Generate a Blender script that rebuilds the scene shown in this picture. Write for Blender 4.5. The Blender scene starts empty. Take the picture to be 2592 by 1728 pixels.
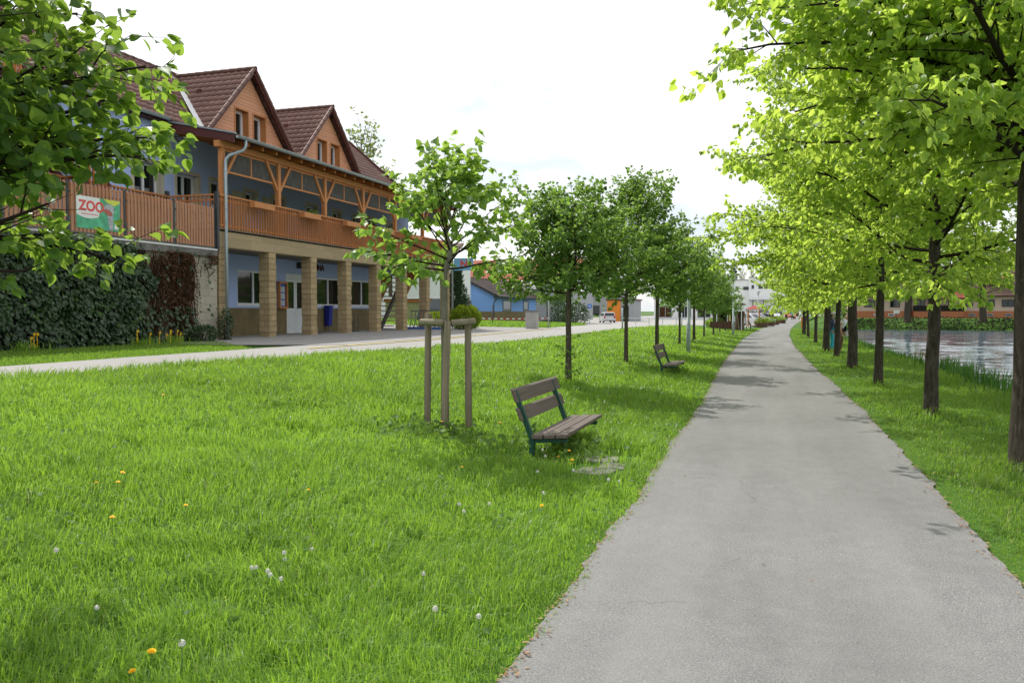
import bpy, math, random
import numpy as np
from mathutils import Vector, Matrix, Euler
random.seed(7)
PI = math.pi
sc = bpy.context.scene
COL = sc.collection

# ---------------------------------------------------------------- terrain
PX = [-900, -200, -60, -27, -20, -17, -11.5, -8.9, -6.5, -4.2, -2.6, -1.8, 1.6, 2.4, 3.4, 4.4, 5.0, 5.6, 6.6, 12, 900]
PZ = [2.0, 1.5, 1.4, 1.1, .8, .8, .74, .68, .50, .25, .04, 0, 0, -.03, -.10, -.26, -.50, -.85, -1.4, -1.8, -1.8]
def sm(a, b, x):
    t = np.clip((x - a) / (b - a), 0, 1)
    return t * t * (3 - 2 * t)
SHY = [-100, 30, 38, 50, 60, 80, 100, 110, 400]
SHX = [5.45, 5.35, 5.1, 4.85, 4.8, 5.2, 6.6, 8.0, 8.0]
def hz(x, y):
    x = np.asarray(x, float); y = np.asarray(y, float)
    sh = np.interp(y, SHY, SHX)
    xx = np.where(x > 2.4, 2.4 + (x - 2.4) * (5.0 - 2.4) / np.maximum(sh - 2.4, .5), x)
    h = np.interp(xx, PX, PZ)
    fade = 1 - .9 * sm(45, 112, y) * sm(-33, -26, x)
    h = np.where(x < -1.8, h * fade, h)
    bank = np.interp(y, [107.5, 109.2, 111, 114, 118, 150, 260, 420, 900], [-1.8, -.5, .15, .60, .85, 1.0, 1.0, 2.0, 4.0])
    k = sm(4.0, 7.5, x)
    h = np.where((y > 107.5), np.maximum(h, bank) * k + np.maximum(h, -.02) * (1 - k), h)
    return h
def Hz(x, y): return float(hz(x, y))

# ---------------------------------------------------------------- materials
def nt(name):
    m = bpy.data.materials.new(name); m.use_nodes = True
    t = m.node_tree; t.nodes.clear()
    o = t.nodes.new('ShaderNodeOutputMaterial')
    return m, t, o
def N(t, typ, **kw):
    n = t.nodes.new(typ)
    for k, v in kw.items():
        if k.startswith('i_'):
            key = k[2:].replace('_', ' ')
            n.inputs[key].default_value = v
        else: setattr(n, k, v)
    return n
def ramp(t, fac, stops):
    r = t.nodes.new('ShaderNodeValToRGB')
    e = r.color_ramp.elements
    while len(e) < len(stops): e.new(.5)
    for el, (p, c) in zip(e, stops):
        el.position = p; el.color = c if len(c) == 4 else (*c, 1)
    t.links.new(fac, r.inputs[0]); return r.outputs[0]
def mixc(t, fac, a, b, mode='MIX'):
    m = t.nodes.new('ShaderNodeMix'); m.data_type = 'RGBA'; m.blend_type = mode
    for sock, val in ((0, fac), (6, a), (7, b)):
        if hasattr(val, 'is_output') or isinstance(val, bpy.types.NodeSocket): t.links.new(val, m.inputs[sock])
        elif isinstance(val, (int, float)): m.inputs[sock].default_value = val
        else: m.inputs[sock].default_value = (*val, 1) if len(val) == 3 else val
    return m.outputs[2]
def math_(t, op, a, b=None):
    m = t.nodes.new('ShaderNodeMath'); m.operation = op
    for i, val in enumerate((a, b)):
        if val is None: continue
        if isinstance(val, (int, float)): m.inputs[i].default_value = val
        else: t.links.new(val, m.inputs[i])
    return m.outputs[0]
def coords(t, scale=(1, 1, 1), world=False):
    if world:
        g = t.nodes.new('ShaderNodeNewGeometry'); src = g.outputs['Position']
    else:
        c = t.nodes.new('ShaderNodeTexCoord'); src = c.outputs['Object']
    mp = t.nodes.new('ShaderNodeMapping'); mp.inputs['Scale'].default_value = scale
    t.links.new(src, mp.inputs[0]); return mp.outputs[0]
def noise(t, vec, scale, detail=4, rough=.55):
    n = N(t, 'ShaderNodeTexNoise', i_Scale=scale, i_Detail=detail, i_Roughness=rough)
    t.links.new(vec, n.inputs['Vector']); return n.outputs[0]
def principled(t, o, col, rough=.7, spec=.3, metal=0, height=None, bump=.2, dist=.01, **kw):
    p = t.nodes.new('ShaderNodeBsdfPrincipled')
    if isinstance(col, bpy.types.NodeSocket): t.links.new(col, p.inputs['Base Color'])
    else: p.inputs['Base Color'].default_value = (*col, 1)
    if isinstance(rough, bpy.types.NodeSocket): t.links.new(rough, p.inputs['Roughness'])
    else: p.inputs['Roughness'].default_value = rough
    p.inputs['Specular IOR Level'].default_value = spec; p.inputs['Metallic'].default_value = metal
    if height is not None:
        b = t.nodes.new('ShaderNodeBump'); b.inputs['Strength'].default_value = bump; b.inputs['Distance'].default_value = dist
        t.links.new(height, b.inputs['Height']); t.links.new(b.outputs[0], p.inputs['Normal'])
    if o is not None: t.links.new(p.outputs[0], o.inputs[0])
    return p
_mc = {}
def M(name, c, rough=.7, spec=.3, var=.25, sc_=3., fine=40., metal=0, bump=.15, stretch=(1, 1, 1)):
    if name in _mc: return _mc[name]
    m, t, o = nt(name)
    v = coords(t, stretch)
    a = noise(t, v, sc_); b = noise(t, v, fine, 3)
    d = tuple(x * (1 - var) for x in c); l = tuple(min(1, x * (1 + var)) for x in c)
    k = math_(t, 'ADD', math_(t, 'MULTIPLY', a, .6), math_(t, 'MULTIPLY', b, .4))
    colr = ramp(t, k, [(.3, d), (.7, l)])
    principled(t, o, colr, rough, spec, metal, b, bump, .004)
    _mc[name] = m; return m
def wood(name, c, axis='Z', var=.35, rough=.6, boards=0, baxis='Z', spec=.3):
    """grain runs along axis; boards: board width, lines across baxis"""
    m, t, o = nt(name)
    s = {'X': (.6, 14, 14), 'Y': (14, .6, 14), 'Z': (14, 14, .6)}[axis]
    v = coords(t, s); a = noise(t, v, 2.2, 5, .6)
    v2 = coords(t); b = noise(t, v2, .9, 3)
    d = tuple(x * (1 - var) for x in c); l = tuple(x * (1 + var) for x in c)
    colr = ramp(t, a, [(.28, d), (.5, c), (.75, l)])
    colr = mixc(t, math_(t, 'MULTIPLY', b, .45), colr, tuple(x * .55 for x in c))
    h = a
    if boards:
        sep = t.nodes.new('ShaderNodeSeparateXYZ'); t.links.new(v2, sep.inputs[0])
        fr = math_(t, 'FRACT', math_(t, 'DIVIDE', sep.outputs['XYZ'.index(baxis)], boards))
        line = math_(t, 'LESS_THAN', fr, .09)
        fl = math_(t, 'FLOOR', math_(t, 'DIVIDE', sep.outputs['XYZ'.index(baxis)], boards))
        wn = N(t, 'ShaderNodeTexWhiteNoise', noise_dimensions='1D'); t.links.new(fl, wn.inputs['W'])
        colr = mixc(t, math_(t, 'MULTIPLY', wn.outputs[0], .28), colr, tuple(x * .6 for x in c))
        colr = mixc(t, math_(t, 'MULTIPLY', line, .75), colr, tuple(x * .2 for x in c))
    principled(t, o, colr, rough, spec, 0, h, .2, .004)
    return m
def blocks(name, c, mortar, bw, bh, plane='YZ', var=.2, bump=.5, msize=.012):
    m, t, o = nt(name)
    tc = t.nodes.new('ShaderNodeTexCoord')
    sep = t.nodes.new('ShaderNodeSeparateXYZ'); t.links.new(tc.outputs['Object'], sep.inputs[0])
    cb = t.nodes.new('ShaderNodeCombineXYZ')
    s = math_(t, 'ADD', sep.outputs[0], sep.outputs[1])
    t.links.new(s, cb.inputs[0]); t.links.new(sep.outputs[2], cb.inputs[1])
    bt = t.nodes.new('ShaderNodeTexBrick'); t.links.new(cb.outputs[0], bt.inputs[0])
    bt.inputs['Color1'].default_value = (*[x * (1 - var) for x in c], 1)
    bt.inputs['Color2'].default_value = (*[x * (1 + var) for x in c], 1)
    bt.inputs['Mortar'].default_value = (*mortar, 1)
    bt.inputs['Scale'].default_value = 1; bt.inputs['Mortar Size'].default_value = msize
    bt.inputs['Brick Width'].default_value = bw; bt.inputs['Row Height'].default_value = bh
    bt.inputs['Mortar Smooth'].default_value = .4
    n1 = noise(t, tc.outputs['Object'], 9, 6, .65); n2 = noise(t, tc.outputs['Object'], 1.1, 3)
    colr = mixc(t, math_(t, 'MULTIPLY', n1, .5), bt.outputs[0], tuple(x * .5 for x in c))
    colr = mixc(t, math_(t, 'MULTIPLY', n2, .35), colr, tuple(x * .6 for x in c))
    hh = math_(t, 'SUBTRACT', n1, math_(t, 'MULTIPLY', bt.outputs['Fac'], .6))
    principled(t, o, colr, .9, .15, 0, hh, bump, .05)
    return m
def leafmat(name, c1, c2, trans, tmix=.45, rough=.42, spec=.4):
    m, t, o = nt(name)
    at = N(t, 'ShaderNodeAttribute', attribute_name='tint')
    colr = mixc(t, at.outputs['Fac'], c1, c2)
    if 'grass' in name: colr = mixc(t, math_(t, 'GREATER_THAN', at.outputs['Fac'], .985), colr, (.42, .36, .19))
    p = principled(t, None, colr, rough, spec)
    tr = t.nodes.new('ShaderNodeBsdfTranslucent')
    tc = mixc(t, at.outputs['Fac'], tuple(x * .8 for x in trans), tuple(min(1, x * 1.2) for x in trans))
    t.links.new(tc, tr.inputs[0])
    mx = t.nodes.new('ShaderNodeMixShader'); mx.inputs[0].default_value = tmix
    t.links.new(p.outputs[0], mx.inputs[1]); t.links.new(tr.outputs[0], mx.inputs[2])
    t.links.new(mx.outputs[0], o.inputs[0]); return m
def barkmat(name, dark, light, scale=22):
    m, t, o = nt(name)
    v = coords(t, (1, 1, .16)); a = noise(t, v, scale, 6, .65)
    v2 = coords(t); b = noise(t, v2, 34, 3, .6); c = noise(t, v2, 2.2, 3)
    colr = ramp(t, a, [(.35, dark), (.65, light)])
    colr = mixc(t, ramp(t, b, [(.62, (0, 0, 0)), (.70, (.6, .6, .6))]), colr, tuple(min(1, x * 2.2) for x in light))
    colr = mixc(t, math_(t, 'MULTIPLY', c, .4), colr, (dark[0] * .8, dark[1] * 1.0, dark[2] * .7))
    principled(t, o, colr, .9, .15, 0, a, .9, .02); return m

MAT = {}
def setup_materials():
    # asphalt path
    m, t, o = nt('asphalt_path')
    v = coords(t, world=True)
    big = noise(t, v, .35, 4); fine = noise(t, v, 95, 3, .7); mid = noise(t, v, 5, 4)
    vo = N(t, 'ShaderNodeTexVoronoi', i_Scale=120.); t.links.new(v, vo.inputs['Vector'])
    colr = ramp(t, fine, [(.32, (.088, .087, .085)), (.5, (.188, .187, .184)), (.7, (.325, .322, .316))])
    colr = mixc(t, ramp(t, vo.outputs['Color'], [(.80, (0, 0, 0)), (.9, (.5, .5, .5))]), colr, (.40, .385, .36))
    colr = mixc(t, ramp(t, vo.outputs['Color'], [(.12, (.5, .5, .5)), (.2, (0, 0, 0))]), colr, (.075, .07, .065))
    colr = mixc(t, math_(t, 'MULTIPLY', ramp(t, big, [(.38, (0, 0, 0)), (.62, (1, 1, 1))]), .50), colr, (.135, .132, .127))
    wide = noise(t, coords(t, (1.6, .14, 1), world=True), .9, 4)
    colr = mixc(t, math_(t, 'MULTIPLY', ramp(t, wide, [(.42, (0, 0, 0)), (.64, (1, 1, 1))]), .28), colr, (.29, .285, .275))
    colr = mixc(t, math_(t, 'MULTIPLY', ramp(t, mid, [(.45, (0, 0, 0)), (.7, (1, 1, 1))]), .22), colr, (.275, .268, .255))
    # cracks
    wv = N(t, 'ShaderNodeTexNoise', i_Scale=1.3, i_Detail=5.0); t.links.new(v, wv.inputs['Vector'])
    va = t.nodes.new('ShaderNodeVectorMath'); va.operation = 'SCALE'; va.inputs['Scale'].default_value = .9
    t.links.new(wv.outputs['Color'], va.inputs[0])
    vb = t.nodes.new('ShaderNodeVectorMath'); t.links.new(v, vb.inputs[0]); t.links.new(va.outputs[0], vb.inputs[1])
    vc = N(t, 'ShaderNodeTexVoronoi', feature='DISTANCE_TO_EDGE', i_Scale=.33); t.links.new(vb.outputs[0], vc.inputs['Vector'])
    crk = math_(t, 'MULTIPLY', math_(t, 'LESS_THAN', vc.outputs['Distance'], .0016), ramp(t, noise(t, v, .8, 3), [(.50, (0, 0, 0)), (.60, (.42, .42, .42))]))
    colr = mixc(t, crk, colr, (.06, .055, .045))
    principled(t, o, colr, .85, .25, 0, fine, .8, .006); MAT['path'] = m
    # road
    m, t, o = nt('pale_asphalt_road'); v = coords(t, world=True)
    fine = noise(t, v, 60, 3, .7); big = noise(t, v, .5, 4)
    colr = ramp(t, fine, [(.3, (.25, .242, .23)), (.7, (.40, .388, .37))])
    colr = mixc(t, math_(t, 'MULTIPLY', ramp(t, big, [(.4, (0, 0, 0)), (.7, (1, 1, 1))]), .35), colr, (.25, .24, .225))
    principled(t, o, colr, .9, .2, 0, fine, .4, .006); MAT['road'] = m
    # forecourt of small concrete pavers
    m, t, o = nt('concrete_pavers'); v = coords(t, world=True)
    bt = N(t, 'ShaderNodeTexBrick'); t.links.new(v, bt.inputs[0])
    bt.inputs['Color1'].default_value = (.27, .26, .255, 1); bt.inputs['Color2'].default_value = (.36, .35, .34, 1)
    bt.inputs['Mortar'].default_value = (.16, .155, .145, 1); bt.inputs['Scale'].default_value = 1
    bt.inputs['Brick Width'].default_value = .2; bt.inputs['Row Height'].default_value = .1; bt.inputs['Mortar Size'].default_value = .006
    big = noise(t, v, .6, 4)
    colr = mixc(t, math_(t, 'MULTIPLY', big, .4), bt.outputs[0], (.22, .2, .185))
    principled(t, o, colr, .9, .2, 0, bt.outputs['Fac'], .3, -.004); MAT['pavers'] = m
    # ground
    m, t, o = nt('grassy_soil'); v = coords(t, world=True)
    a = noise(t, v, 3.5, 6, .7); b = noise(t, v, .25, 4); f = noise(t, v, 60, 3, .7)
    colr = ramp(t, f, [(.3, (.022, .055, .008)), (.55, (.05, .125, .014)), (.75, (.085, .18, .025))])
    colr = mixc(t, math_(t, 'MULTIPLY', ramp(t, a, [(.4, (0, 0, 0)), (.7, (1, 1, 1))]), .5), colr, (.075, .16, .016))
    colr = mixc(t, math_(t, 'MULTIPLY', ramp(t, b, [(.4, (0, 0, 0)), (.65, (1, 1, 1))]), .35), colr, (.10, .17, .02))
    principled(t, o, colr, .9, .15, 0, a, .6, .05); MAT['ground'] = m
    # water
    m, t, o = nt('pond_water'); v = coords(t, (.5, 1.2, 1), world=True)
    w1 = noise(t, v, .25, 3, .5)
    p = principled(t, o, ramp(t, w1, [(.3, (.075, .10, .13)), (.7, (.12, .155, .195))]), .06, .5); p.inputs['IOR'].default_value = 1.33
    MAT['water'] = m
    # glass
    m, t, o = nt('window_glass'); principled(t, o, (.012, .016, .016), .04, .6); MAT['glass'] = m
    m, t, o = nt('car_glass'); principled(t, o, (.015, .02, .022), .05, .7); MAT['carglass'] = m
    # reed matting
    m, t, o = nt('reed_matting'); v = coords(t, (1, 26, 1.2)); a = noise(t, v, 2.2, 4, .7)
    principled(t, o, ramp(t, a, [(.3, (.03, .028, .027)), (.5, (.095, .09, .085)), (.72, (.20, .19, .18))]), .9, .1, 0, a, .6, .02); MAT['reed'] = m
    # grass
    for nm, c1, c2, tr in (('lawn_grass', (.084, .172, .021), (.22, .375, .052), (.39, .63, .055)),
                           ('verge_grass', (.080, .155, .022), (.185, .295, .050), (.30, .50, .05)),
                           ('reed_leaves', (.035, .10, .018), (.075, .16, .03), (.10, .24, .03))):
        MAT[nm] = leafmat(nm, c1, c2, tr, .42, .42, .34)
    MAT['leaf_young'] = leafmat('young_lime_leaves', (.070, .145, .028), (.165, .275, .055), (.44, .66, .09), .45)
    MAT['leaf_big'] = leafmat('foreground_lime_leaves', (.048, .105, .028), (.115, .205, .05), (.40, .60, .07), .44)
    MAT['leaf_row'] = leafmat('mature_lime_leaves', (.105, .19, .028), (.215, .335, .06), (.66, .88, .12), .58)
    MAT['leaf_dark'] = leafmat('dense_young_leaves', (.055, .120, .030), (.15, .245, .055), (.34, .55, .08), .43)
    MAT['leaf_pale'] = leafmat('pale_spring_leaves', (.15, .20, .06), (.26, .32, .11), (.40, .46, .14), .4)
    MAT['leaf_far'] = leafmat('distant_lime_leaves', (.08, .15, .03), (.15, .23, .05), (.30, .44, .06), .45)
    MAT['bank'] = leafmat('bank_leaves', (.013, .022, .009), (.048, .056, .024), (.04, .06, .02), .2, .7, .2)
    MAT['ivy'] = leafmat('ivy_leaves', (.022, .050, .020), (.070, .12, .042), (.05, .10, .02), .15, .38, .45)
    MAT['ivy_fresh'] = leafmat('fresh_leaves', (.06, .13, .025), (.13, .22, .05), (.22, .36, .05), .35, .6, .25)
    MAT['dead_ivy'] = leafmat('withered_ivy', (.06, .030, .016), (.16, .085, .05), (.1, .05, .02), .1, .8, .1)
    MAT['conifer'] = leafmat('conifer_needles', (.035, .07, .045), (.07, .115, .075), (.05, .09, .04), .12, .7, .15)
    MAT['juniper'] = leafmat('juniper_needles', (.03, .065, .03), (.06, .11, .045), (.06, .1, .03), .15, .7, .2)
    MAT['thuja'] = leafmat('golden_thuja', (.10, .18, .012), (.26, .34, .02), (.3, .38, .03), .3, .6, .2)
    MAT['bark'] = barkmat('lime_bark', (.030, .024, .019), (.105, .088, .068), 26)
    MAT['bark_young'] = barkmat('young_lime_bark', (.13, .115, .09), (.27, .245, .2), 14)
    MAT['bark_row'] = barkmat('slim_trunk_bark', (.055, .045, .032), (.15, .125, .095), 16)
    MAT['twig'] = M('dark_twigs', (.030, .022, .017), .85, .15)
    MAT['blue'] = M('blue_plaster', (.42, .53, .84), .85, .2, .08, .6, 60, bump=.08)
    MAT['blue2'] = M('light_blue_plaster', (.20, .36, .72), .85, .2, .08, .4, 40, bump=.05)
    MAT['wainscot'] = M('brown_plinth_render', (.20, .155, .085), .9, .15, .3, 2.5, 30, bump=.4)
    MAT['stone'] = blocks('split_face_blocks', (.48, .36, .205), (.25, .20, .12), .6, .2)
    MAT['beamstone'] = blocks('concrete_edge_beam', (.46, .36, .22), (.36, .30, .20), 1.35, .3, var=.12, msize=.008)
    MAT['wallblock'] = blocks('pale_wall_blocks', (.52, .47, .38), (.30, .27, .22), .45, .25, var=.06, msize=.009)
    MAT['slab'] = M('grey_concrete', (.19, .185, .165), .9, .15, .3, 2, 30, bump=.3)
    MAT['coping'] = M('dirty_concrete_coping', (.16, .15, .14), .9, .15, .5, 3, 25, bump=.4)
    MAT['whitestrip'] = M('white_metal_edging', (.75, .75, .74), .5, .4, .06)
    MAT['white'] = M('white_window_plastic', (.72, .74, .77), .4, .4, .05)
    MAT['whitewall'] = M('white_render', (.78, .78, .78), .85, .2, .06, .3)
    MAT['cream'] = M('cream_reveal_plaster', (.52, .48, .38), .85, .2, .12)
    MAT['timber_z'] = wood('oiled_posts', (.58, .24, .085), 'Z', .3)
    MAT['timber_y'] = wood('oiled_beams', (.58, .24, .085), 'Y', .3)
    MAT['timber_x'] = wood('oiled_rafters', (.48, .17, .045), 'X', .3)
    MAT['slat'] = wood('balustrade_slats', (.60, .265, .112), 'Z', .3, .6, 0, 'Y')
    MAT['siding'] = wood('gable_cladding', (.72, .34, .19), 'Y', .22, .6, .125, 'Z')
    MAT['picket'] = wood('weathered_pickets', (.48, .24, .14), 'Z', .35, .75, 0, 'Y')
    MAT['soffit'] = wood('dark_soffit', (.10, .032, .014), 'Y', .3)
    MAT['bench'] = wood('weathered_bench_planks', (.145, .112, .095), 'Y', .35, .7, spec=.35)
    MAT['stake'] = wood('grey_stakes', (.27, .225, .16), 'Z', .4, .85)
    MAT['crossbar'] = wood('grey_crossbars', (.30, .255, .19), 'X', .4, .85)
    MAT['post_grey'] = M('dark_grey_metal_post', (.05, .053, .058), .5, .4)
    MAT['green_steel'] = M('dark_green_paint', (.006, .060, .040), .45, .45, .25)
    MAT['tile'] = M('brown_roof_tiles', (.172, .086, .068), .55, .35, .38, 1.4, 9, bump=.1)
    MAT['tile_dark'] = M('dark_roof_tiles', (.075, .050, .042), .6, .3, .3, 1.4, 9)
    MAT['tile_red'] = M('red_roof_tiles', (.46, .135, .09), .7, .25, .25, 1, 6)
    MAT['tile_old'] = M('old_brown_roof', (.17, .115, .09), .85, .2, .35, .5, 6)
    MAT['ridge'] = M('ridge_caps', (.11, .052, .040), .6, .3, .25)
    MAT['fascia'] = M('dark_red_fascia', (.085, .022, .018), .5, .4, .2)
    MAT['zinc'] = M('zinc_gutter', (.36, .42, .45), .38, .5, .12, metal=.55)
    MAT['flash'] = M('aluminium_flashing', (.72, .75, .78), .35, .5, .1, metal=.5)
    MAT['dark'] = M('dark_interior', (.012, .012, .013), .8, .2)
    MAT['black'] = M('black_rubber', (.015, .015, .016), .7, .3)
    MAT['stepwood'] = wood('pale_stair_treads', (.40, .31, .20), 'X', .25)
    MAT['paper'] = M('paper_notices', (.6, .64, .68), .8, .2, .3, 9, 30)
    MAT['binblue'] = M('blue_plastic', (.015, .03, .30), .4, .4, .1)
    MAT['sign_red'] = M('dark_red_letters', (.06, .006, .008), .6, .3)
    MAT['yellow_paint'] = M('faded_yellow_paint', (.52, .42, .13), .85, .2, .3, 4, 50)
    MAT['lampglass'] = M('frosted_lamp', (.72, .73, .72), .3, .5, .05)
    MAT['lamp_pole'] = M('galvanised_pole', (.36, .42, .43), .5, .4, .15)
    MAT['skin'] = M('skin', (.50, .29, .20), .6, .3, .08)
    MAT['hair'] = M('dark_hair', (.025, .018, .014), .6, .3)
    MAT['tee'] = M('white_cotton', (.78, .78, .78), .9, .1, .06)
    MAT['navy'] = M('navy_jacket', (.045, .065, .11), .85, .15, .2)
    MAT['teal'] = M('turquoise_trousers', (.05, .42, .50), .85, .15, .1)
    MAT['khaki'] = M('brown_trousers', (.16, .105, .06), .85, .15, .15)
    MAT['blackcloth'] = M('black_cloth', (.014, .014, .015), .85, .15)
    MAT['cap'] = M('white_red_cap', (.8, .75, .72), .8, .2)
    MAT['red'] = M('red_cloth', (.5, .05, .04), .8, .2)
    MAT['pinkwall'] = M('pink_render', (.64, .47, .41), .9, .15, .07, .3)
    MAT['orangeplinth'] = M('orange_plinth', (.50, .19, .10), .9, .15, .12, .3)
    MAT['brownbox'] = wood('brown_planter_boards', (.13, .075, .045), 'X', .3)
    MAT['brownfence'] = wood('brown_board_fence', (.11, .045, .028), 'Z', .3, .6, .12, 'X')
    MAT['orange'] = M('orange_panel', (.66, .22, .03), .7, .3, .1)
    MAT['greywall'] = M('grey_shop_wall', (.34, .35, .36), .85, .2, .1)
    MAT['sidinggreen'] = wood('pale_green_boards', (.30, .32, .14), 'X', .15, .7, .16, 'Z')
    MAT['tape'] = M('red_white_tape', (.7, .35, .3), .6, .3)
    MAT['litter'] = leafmat('dry_litter', (.24, .13, .07), (.42, .29, .17), (.2, .1, .05), .1, .9, .1)
    MAT['dand_y'] = M('dandelion_yellow', (.85, .50, .01), .7, .2, .15)
    MAT['dand_w'] = M('dandelion_fluff', (.66, .65, .60), .9, .1, .1)
    MAT['stem'] = M('flower_stem', (.12, .22, .06), .6, .3)
    MAT['steel'] = M('bare_steel', (.10, .10, .10), .5, .4, .2)
    MAT['bluesign'] = M('blue_sign', (.04, .16, .60), .5, .4, .05)
    MAT['flagblue'] = M('light_blue_banner', (.22, .50, .75), .6, .3, .05)
    MAT['chrome'] = M('headlight', (.6, .62, .65), .2, .6, .05)
    MAT['taillight'] = M('tail_light', (.45, .02, .02), .3, .5, .05)
setup_materials()

# ---------------------------------------------------------------- mesh helpers
WORLD = {}
def wl(o):
    v = Vector((0, 0, 0))
    while o is not None:
        v += o.location; o = o.parent
    return v
def link(o):
    COL.objects.link(o); return o
def tag(o, label=None, cat=None, group=None, kind=None):
    if label: o['label'] = label
    if cat: o['category'] = cat
    if group: o['group'] = group
    if kind: o['kind'] = kind
    return o
def thing(name, label, cat, loc=(0, 0, 0), rz=0, group=None):
    o = bpy.data.objects.new(name, None); o.empty_display_size = .1
    o.location = loc; o.rotation_euler = (0, 0, rz); link(o)
    return tag(o, label, cat, group)
class MB:
    def __init__(s): s.v = []; s.f = []
    def add(s, vs, fs):
        b = len(s.v); s.v += [tuple(x) for x in vs]; s.f += [tuple(i + b for i in f) for f in fs]; return s
    def box(s, x0, x1, y0, y1, z0, z1):
        return s.add([(x0, y0, z0), (x1, y0, z0), (x1, y1, z0), (x0, y1, z0), (x0, y0, z1), (x1, y0, z1), (x1, y1, z1), (x0, y1, z1)],
                     [(0, 3, 2, 1), (4, 5, 6, 7), (0, 1, 5, 4), (1, 2, 6, 5), (2, 3, 7, 6), (3, 0, 4, 7)])
    def beam(s, p, q, w, h, up=(0, 0, 1)):
        p = Vector(p); q = Vector(q); d = (q - p).normalized(); u = Vector(up)
        a = d.cross(u)
        if a.length < 1e-4: a = d.cross(Vector((1, 0, 0)))
        a.normalize(); b = a.cross(d); vs = []
        for c in (p, q):
            for i, j in ((-1, -1), (1, -1), (1, 1), (-1, 1)): vs.append(c + a * (i * w / 2) + b * (j * h / 2))
        return s.add(vs, [(0, 1, 2, 3), (7, 6, 5, 4), (0, 4, 5, 1), (1, 5, 6, 2), (2, 6, 7, 3), (3, 7, 4, 0)])
    def tube(s, pts, rad, n=8, cap=True):
        pts = [Vector(p) for p in pts]; m = len(pts)
        if isinstance(rad, (int, float)): rad = [rad] * m
        d0 = (pts[1] - pts[0]).normalized(); a = d0.orthogonal().normalized(); vs = []
        for i in range(m):
            d = (pts[min(i + 1, m - 1)] - pts[max(i - 1, 0)])
            d = d.normalized() if d.length > 1e-6 else d0
            a = a - d * a.dot(d)
            a = a.normalized() if a.length > 1e-5 else d.orthogonal().normalized()
            b = d.cross(a)
            for k in range(n):
                an = 2 * PI * k / n; vs.append(pts[i] + (a * math.cos(an) + b * math.sin(an)) * rad[i])
        fs = []
        for i in range(m - 1):
            for k in range(n):
                k2 = (k + 1) % n; fs.append((i * n + k, i * n + k2, (i + 1) * n + k2, (i + 1) * n + k))
        if cap:
            fs.append(tuple(range(n - 1, -1, -1))); fs.append(tuple((m - 1) * n + k for k in range(n)))
        return s.add(vs, fs)
    def lathe(s, c, prof, n=16):
        return s.tube([(c[0], c[1], c[2] + z) for r, z in prof], [r for r, z in prof], n)
    def poly(s, pts): return s.add(pts, [tuple(range(len(pts)))])
    def prism(s, pts, ext):
        e = Vector(ext); n = len(pts); a = [Vector(p) for p in pts]; b = [p + e for p in a]
        return s.add(a + b, [tuple(range(n - 1, -1, -1)), tuple(range(n, 2 * n))] + [(i, (i + 1) % n, n + (i + 1) % n, n + i) for i in range(n)])
    def ball(s, c, r, n=8, sq=(1, 1, 1)):
        vs = []; fs = []
        m = max(4, n // 2 + 1)
        for i in range(m + 1):
            th = PI * i / m
            for k in range(n):
                ph = 2 * PI * k / n
                vs.append((c[0] + r * sq[0] * math.sin(th) * math.cos(ph), c[1] + r * sq[1] * math.sin(th) * math.sin(ph), c[2] + r * sq[2] * math.cos(th)))
        for i in range(m):
            for k in range(n): fs.append((i * n + k, (i + 1) * n + k, (i + 1) * n + (k + 1) % n, i * n + (k + 1) % n))
        return s.add(vs, fs)
    def mesh(s, name, off=(0, 0, 0)):
        me = bpy.data.meshes.new(name); o = Vector(off)
        me.from_pydata([tuple(Vector(v) - o) for v in s.v], [], s.f); me.update(); return me
    def build(s, name, mat, parent=None, smooth=False, local=False, bevel=0, label=None):
        off = Vector((0, 0, 0)) if (local or parent is None) else wl(parent)
        me = s.mesh(name, off)
        if isinstance(mat, str): mat = MAT[mat]
        me.materials.append(mat)
        if smooth: me.polygons.foreach_set('use_smooth', [True] * len(me.polygons))
        o = bpy.data.objects.new(name, me); link(o)
        if parent is not None: o.parent = parent
        if bevel:
            b = o.modifiers.new('bevel', 'BEVEL'); b.width = bevel; b.segments = 2; b.limit_method = 'ANGLE'
        if label: o['label'] = label
        return o
def npmesh(name, V, F, mat, tint=None, smooth=False):
    """V (n,3); F list of (m,k) int arrays (uniform polygon sizes each)"""
    me = bpy.data.meshes.new(name)
    V = np.asarray(V, np.float32)
    me.vertices.add(len(V)); me.vertices.foreach_set('co', V.ravel())
    loops = np.concatenate([f.ravel() for f in F]).astype(np.int32)
    tot = np.concatenate([np.full(len(f), f.shape[1], np.int32) for f in F])
    st = np.concatenate([[0], np.cumsum(tot)[:-1]]).astype(np.int32)
    me.loops.add(len(loops)); me.loops.foreach_set('vertex_index', loops)
    me.polygons.add(len(tot)); me.polygons.foreach_set('loop_start', st); me.polygons.foreach_set('loop_total', tot)
    if smooth: me.polygons.foreach_set('use_smooth', np.ones(len(tot), bool))
    me.update(calc_edges=True)
    if tint is not None:
        a = me.attributes.new('tint', 'FLOAT', 'POINT'); a.data.foreach_set('value', np.asarray(tint, np.float32))
    me.materials.append(MAT[mat] if isinstance(mat, str) else mat)
    return me
def npobj(name, me, parent=None):
    o = bpy.data.objects.new(name, me); link(o)
    if parent is not None: o.parent = parent
    return o
def dup(root, loc, rz=0, scale=1, label=None, group=None, tilt=(0, 0)):
    r = root.copy(); COL.objects.link(r); r.location = loc; r.rotation_euler = (tilt[0], tilt[1], rz); r.scale = (scale,) * 3
    if label: r['label'] = label
    if group: r['group'] = group
    for ch in list(root.children):
        c = ch.copy(); COL.objects.link(c); c.parent = r
        for g in ch.children:
            d = g.copy(); COL.objects.link(d); d.parent = c
    return r
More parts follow.
